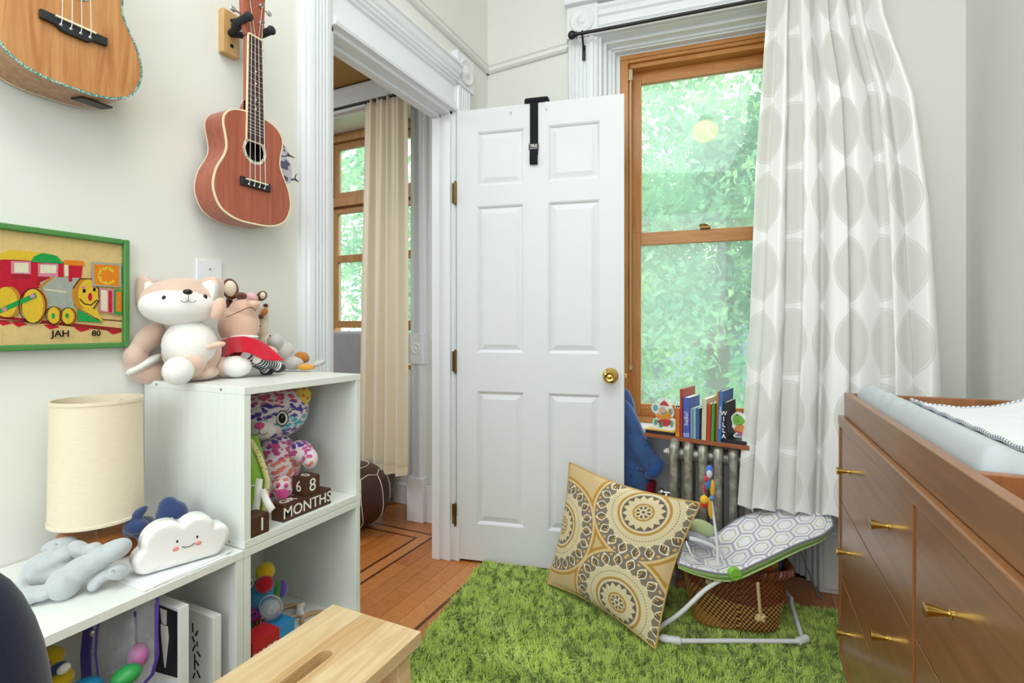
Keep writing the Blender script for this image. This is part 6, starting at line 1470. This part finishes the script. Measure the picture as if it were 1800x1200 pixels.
# ---------------------------------------------------------------- ceiling globe
lc=(1.372,.143,2.86)
gl_=thing('ceiling_lamp','warm round glass ceiling lamp above the middle of the room','ceiling lamp',(lc[0],lc[1],3.1))
m,t,bs=newmat('lit_warm_globe'); setp(t,bs,'FFE2B0',.3); bs.inputs['Emission Color'].default_value=(*lin('FFD79A'),1); bs.inputs['Emission Strength'].default_value=9
b=B(); b.ell(lc,(.115,.115,.09)); obj('globe',b,m,gl_,smooth=True,angle=180)
b=B(); b.lathe([(.0,0),(.055,0),(.07,.02),(.07,.04),(0,.04)],TR((lc[0],lc[1],lc[2]+.085)),24); b.cyl((lc[0],lc[1],lc[2]+.1),(lc[0],lc[1],3.1),.012,n=12); obj('fitting',b,M_brass,gl_,smooth=True)
# ---------------------------------------------------------------- outside
b=B().box((-14,2.9,-3.2),(14,30,-3)); struct('ground',b,plain('lawn','6E8C4A',.9,var=.2,scale=.5))
m=bpy.data.materials.new('leaves'); m.use_nodes=True; t=NT(m.node_tree); nt=m.node_tree; nt.nodes.remove(nt.nodes['Principled BSDF'])
co=t.coord(); n=t.noise(co,1.6,3); n2=t.noise(co,30,1)
c=t.ramp(n*.6+n2*.4,[(.3,'5FA482'),(.48,'86BE96'),(.60,'B9DCA0'),(.68,'F2F8CC')])  # near-white end paints bright speckles of light into the leaf colour
a1=t.node('ShaderNodeBsdfDiffuse'); a2=t.node('ShaderNodeBsdfTranslucent'); t.put(a1.inputs[0],c); t.put(a2.inputs[0],c); mm=t.node('ShaderNodeMixShader'); mm.inputs[0].default_value=.5
t.l.new(a1.outputs[0],mm.inputs[1]); t.l.new(a2.outputs[0],mm.inputs[2]); t.l.new(mm.outputs[0],nt.nodes['Material Output'].inputs[0]); M_leaf=m
M_bark=plain('bark','6B5D4E',.9,var=.2,scale=10,bmp=.5,bscale=20)
def tree(x,y,zc,R,H,N,label,seed):
    rg_=np.random.default_rng(seed); rr=random.Random(seed)
    t_=thing('tree',label,'tree',(x,y,-3),group=None)
    b=B(); b.tube([(x,y,-3),(x+.1,y,-1),(x-.05,y,.5),(x+.1,y,zc+H*.3)],[.2,.16,.12,.04],10); obj('trunk',b,M_bark,t_,smooth=True)
    cl=[]
    for k in range(9):
        az=rr.uniform(0,2*PI); z0=rr.uniform(-1.2,zc); l=rr.uniform(.5,.95)*R; e=(x+l*math.cos(az),y+l*math.sin(az)*.8,z0+rr.uniform(.4,1.4)); b=B(); b.tube([(x,y,z0),(x+l*.5*math.cos(az),y+l*.4*math.sin(az),z0+.35),e],[.06,.035,.012],7); obj('branch',b,M_bark,t_,smooth=True)
    nc=150; cen=rg_.normal(0,1,(nc,3)); cen/=np.linalg.norm(cen,axis=1)[:,None]; cen*=(rg_.random((nc,1))**.6); cen*=np.array([R,R*.8,H])
    idx=rg_.integers(0,nc,N); p=cen[idx]+rg_.normal(0,.17,(N,3)); p+=np.array([x,y,zc])
    a=rg_.normal(0,1,(N,3)); a/=np.linalg.norm(a,axis=1)[:,None]; c_=np.cross(a,rg_.normal(0,1,(N,3))); c_/=np.linalg.norm(c_,axis=1)[:,None]
    s=rg_.uniform(.035,.075,(N,1)); V4=np.stack([p-a*s,p+c_*s*.5,p+a*s,p-c_*s*.5],1).reshape(-1,3)-np.array([x,y,-3])
    me=bpy.data.meshes.new('foliage'); me.vertices.add(N*4); me.vertices.foreach_set('co',V4.ravel().astype(np.float32)); me.loops.add(N*4); me.loops.foreach_set('vertex_index',np.arange(N*4,dtype=np.int32)); me.polygons.add(N); me.polygons.foreach_set('loop_start',(np.arange(N)*4).astype(np.int32)); me.update(calc_edges=True)
    me.materials.append(M_leaf); o=bpy.data.objects.new('foliage',me); COL.objects.link(o); o.parent=t_; o['kind']='stuff'
tree(.9,6.2,2.3,2.0,3.6,23000,'pale green leafy tree filling the window beside the door',21)
tree(3.4,7.5,1.8,2.0,3.2,18000,'leafy tree seen through the sheer curtain side of the window',22)
tree(-3.2,6.4,1.9,1.9,2.8,17000,'leafy tree seen through the window of the next room',23)
tree(-.8,8.6,3.0,2.6,3.6,13000,'more distant leafy tree behind the others outside the window',24)
hb_=thing('house','pale grey house far behind the trees','house',(1,16,-3))
b=B().box((-3,15,-3),(3.5,19,1.9)); obj('wall',b,plain('pale_blue_siding','9AA9B5',.8),hb_)
b=B(); b.add([(-3.2,14.7,1.9),(3.7,14.7,1.9),(3.7,19.3,1.9),(-3.2,19.3,1.9),(-3.2,17,3.2),(3.7,17,3.2)],[(0,1,5,4),(2,3,4,5),(0,4,3),(1,2,5),(0,3,2,1)]); obj('roof',b,plain('grey_roof','5C6670',.8),hb_)
for x in (-2,0,2):
    b=B().box((x,14.95,-.4),(x+.9,15.02,1)); obj('window',b,plain('far_window_glass','4A5A68',.2),hb_)
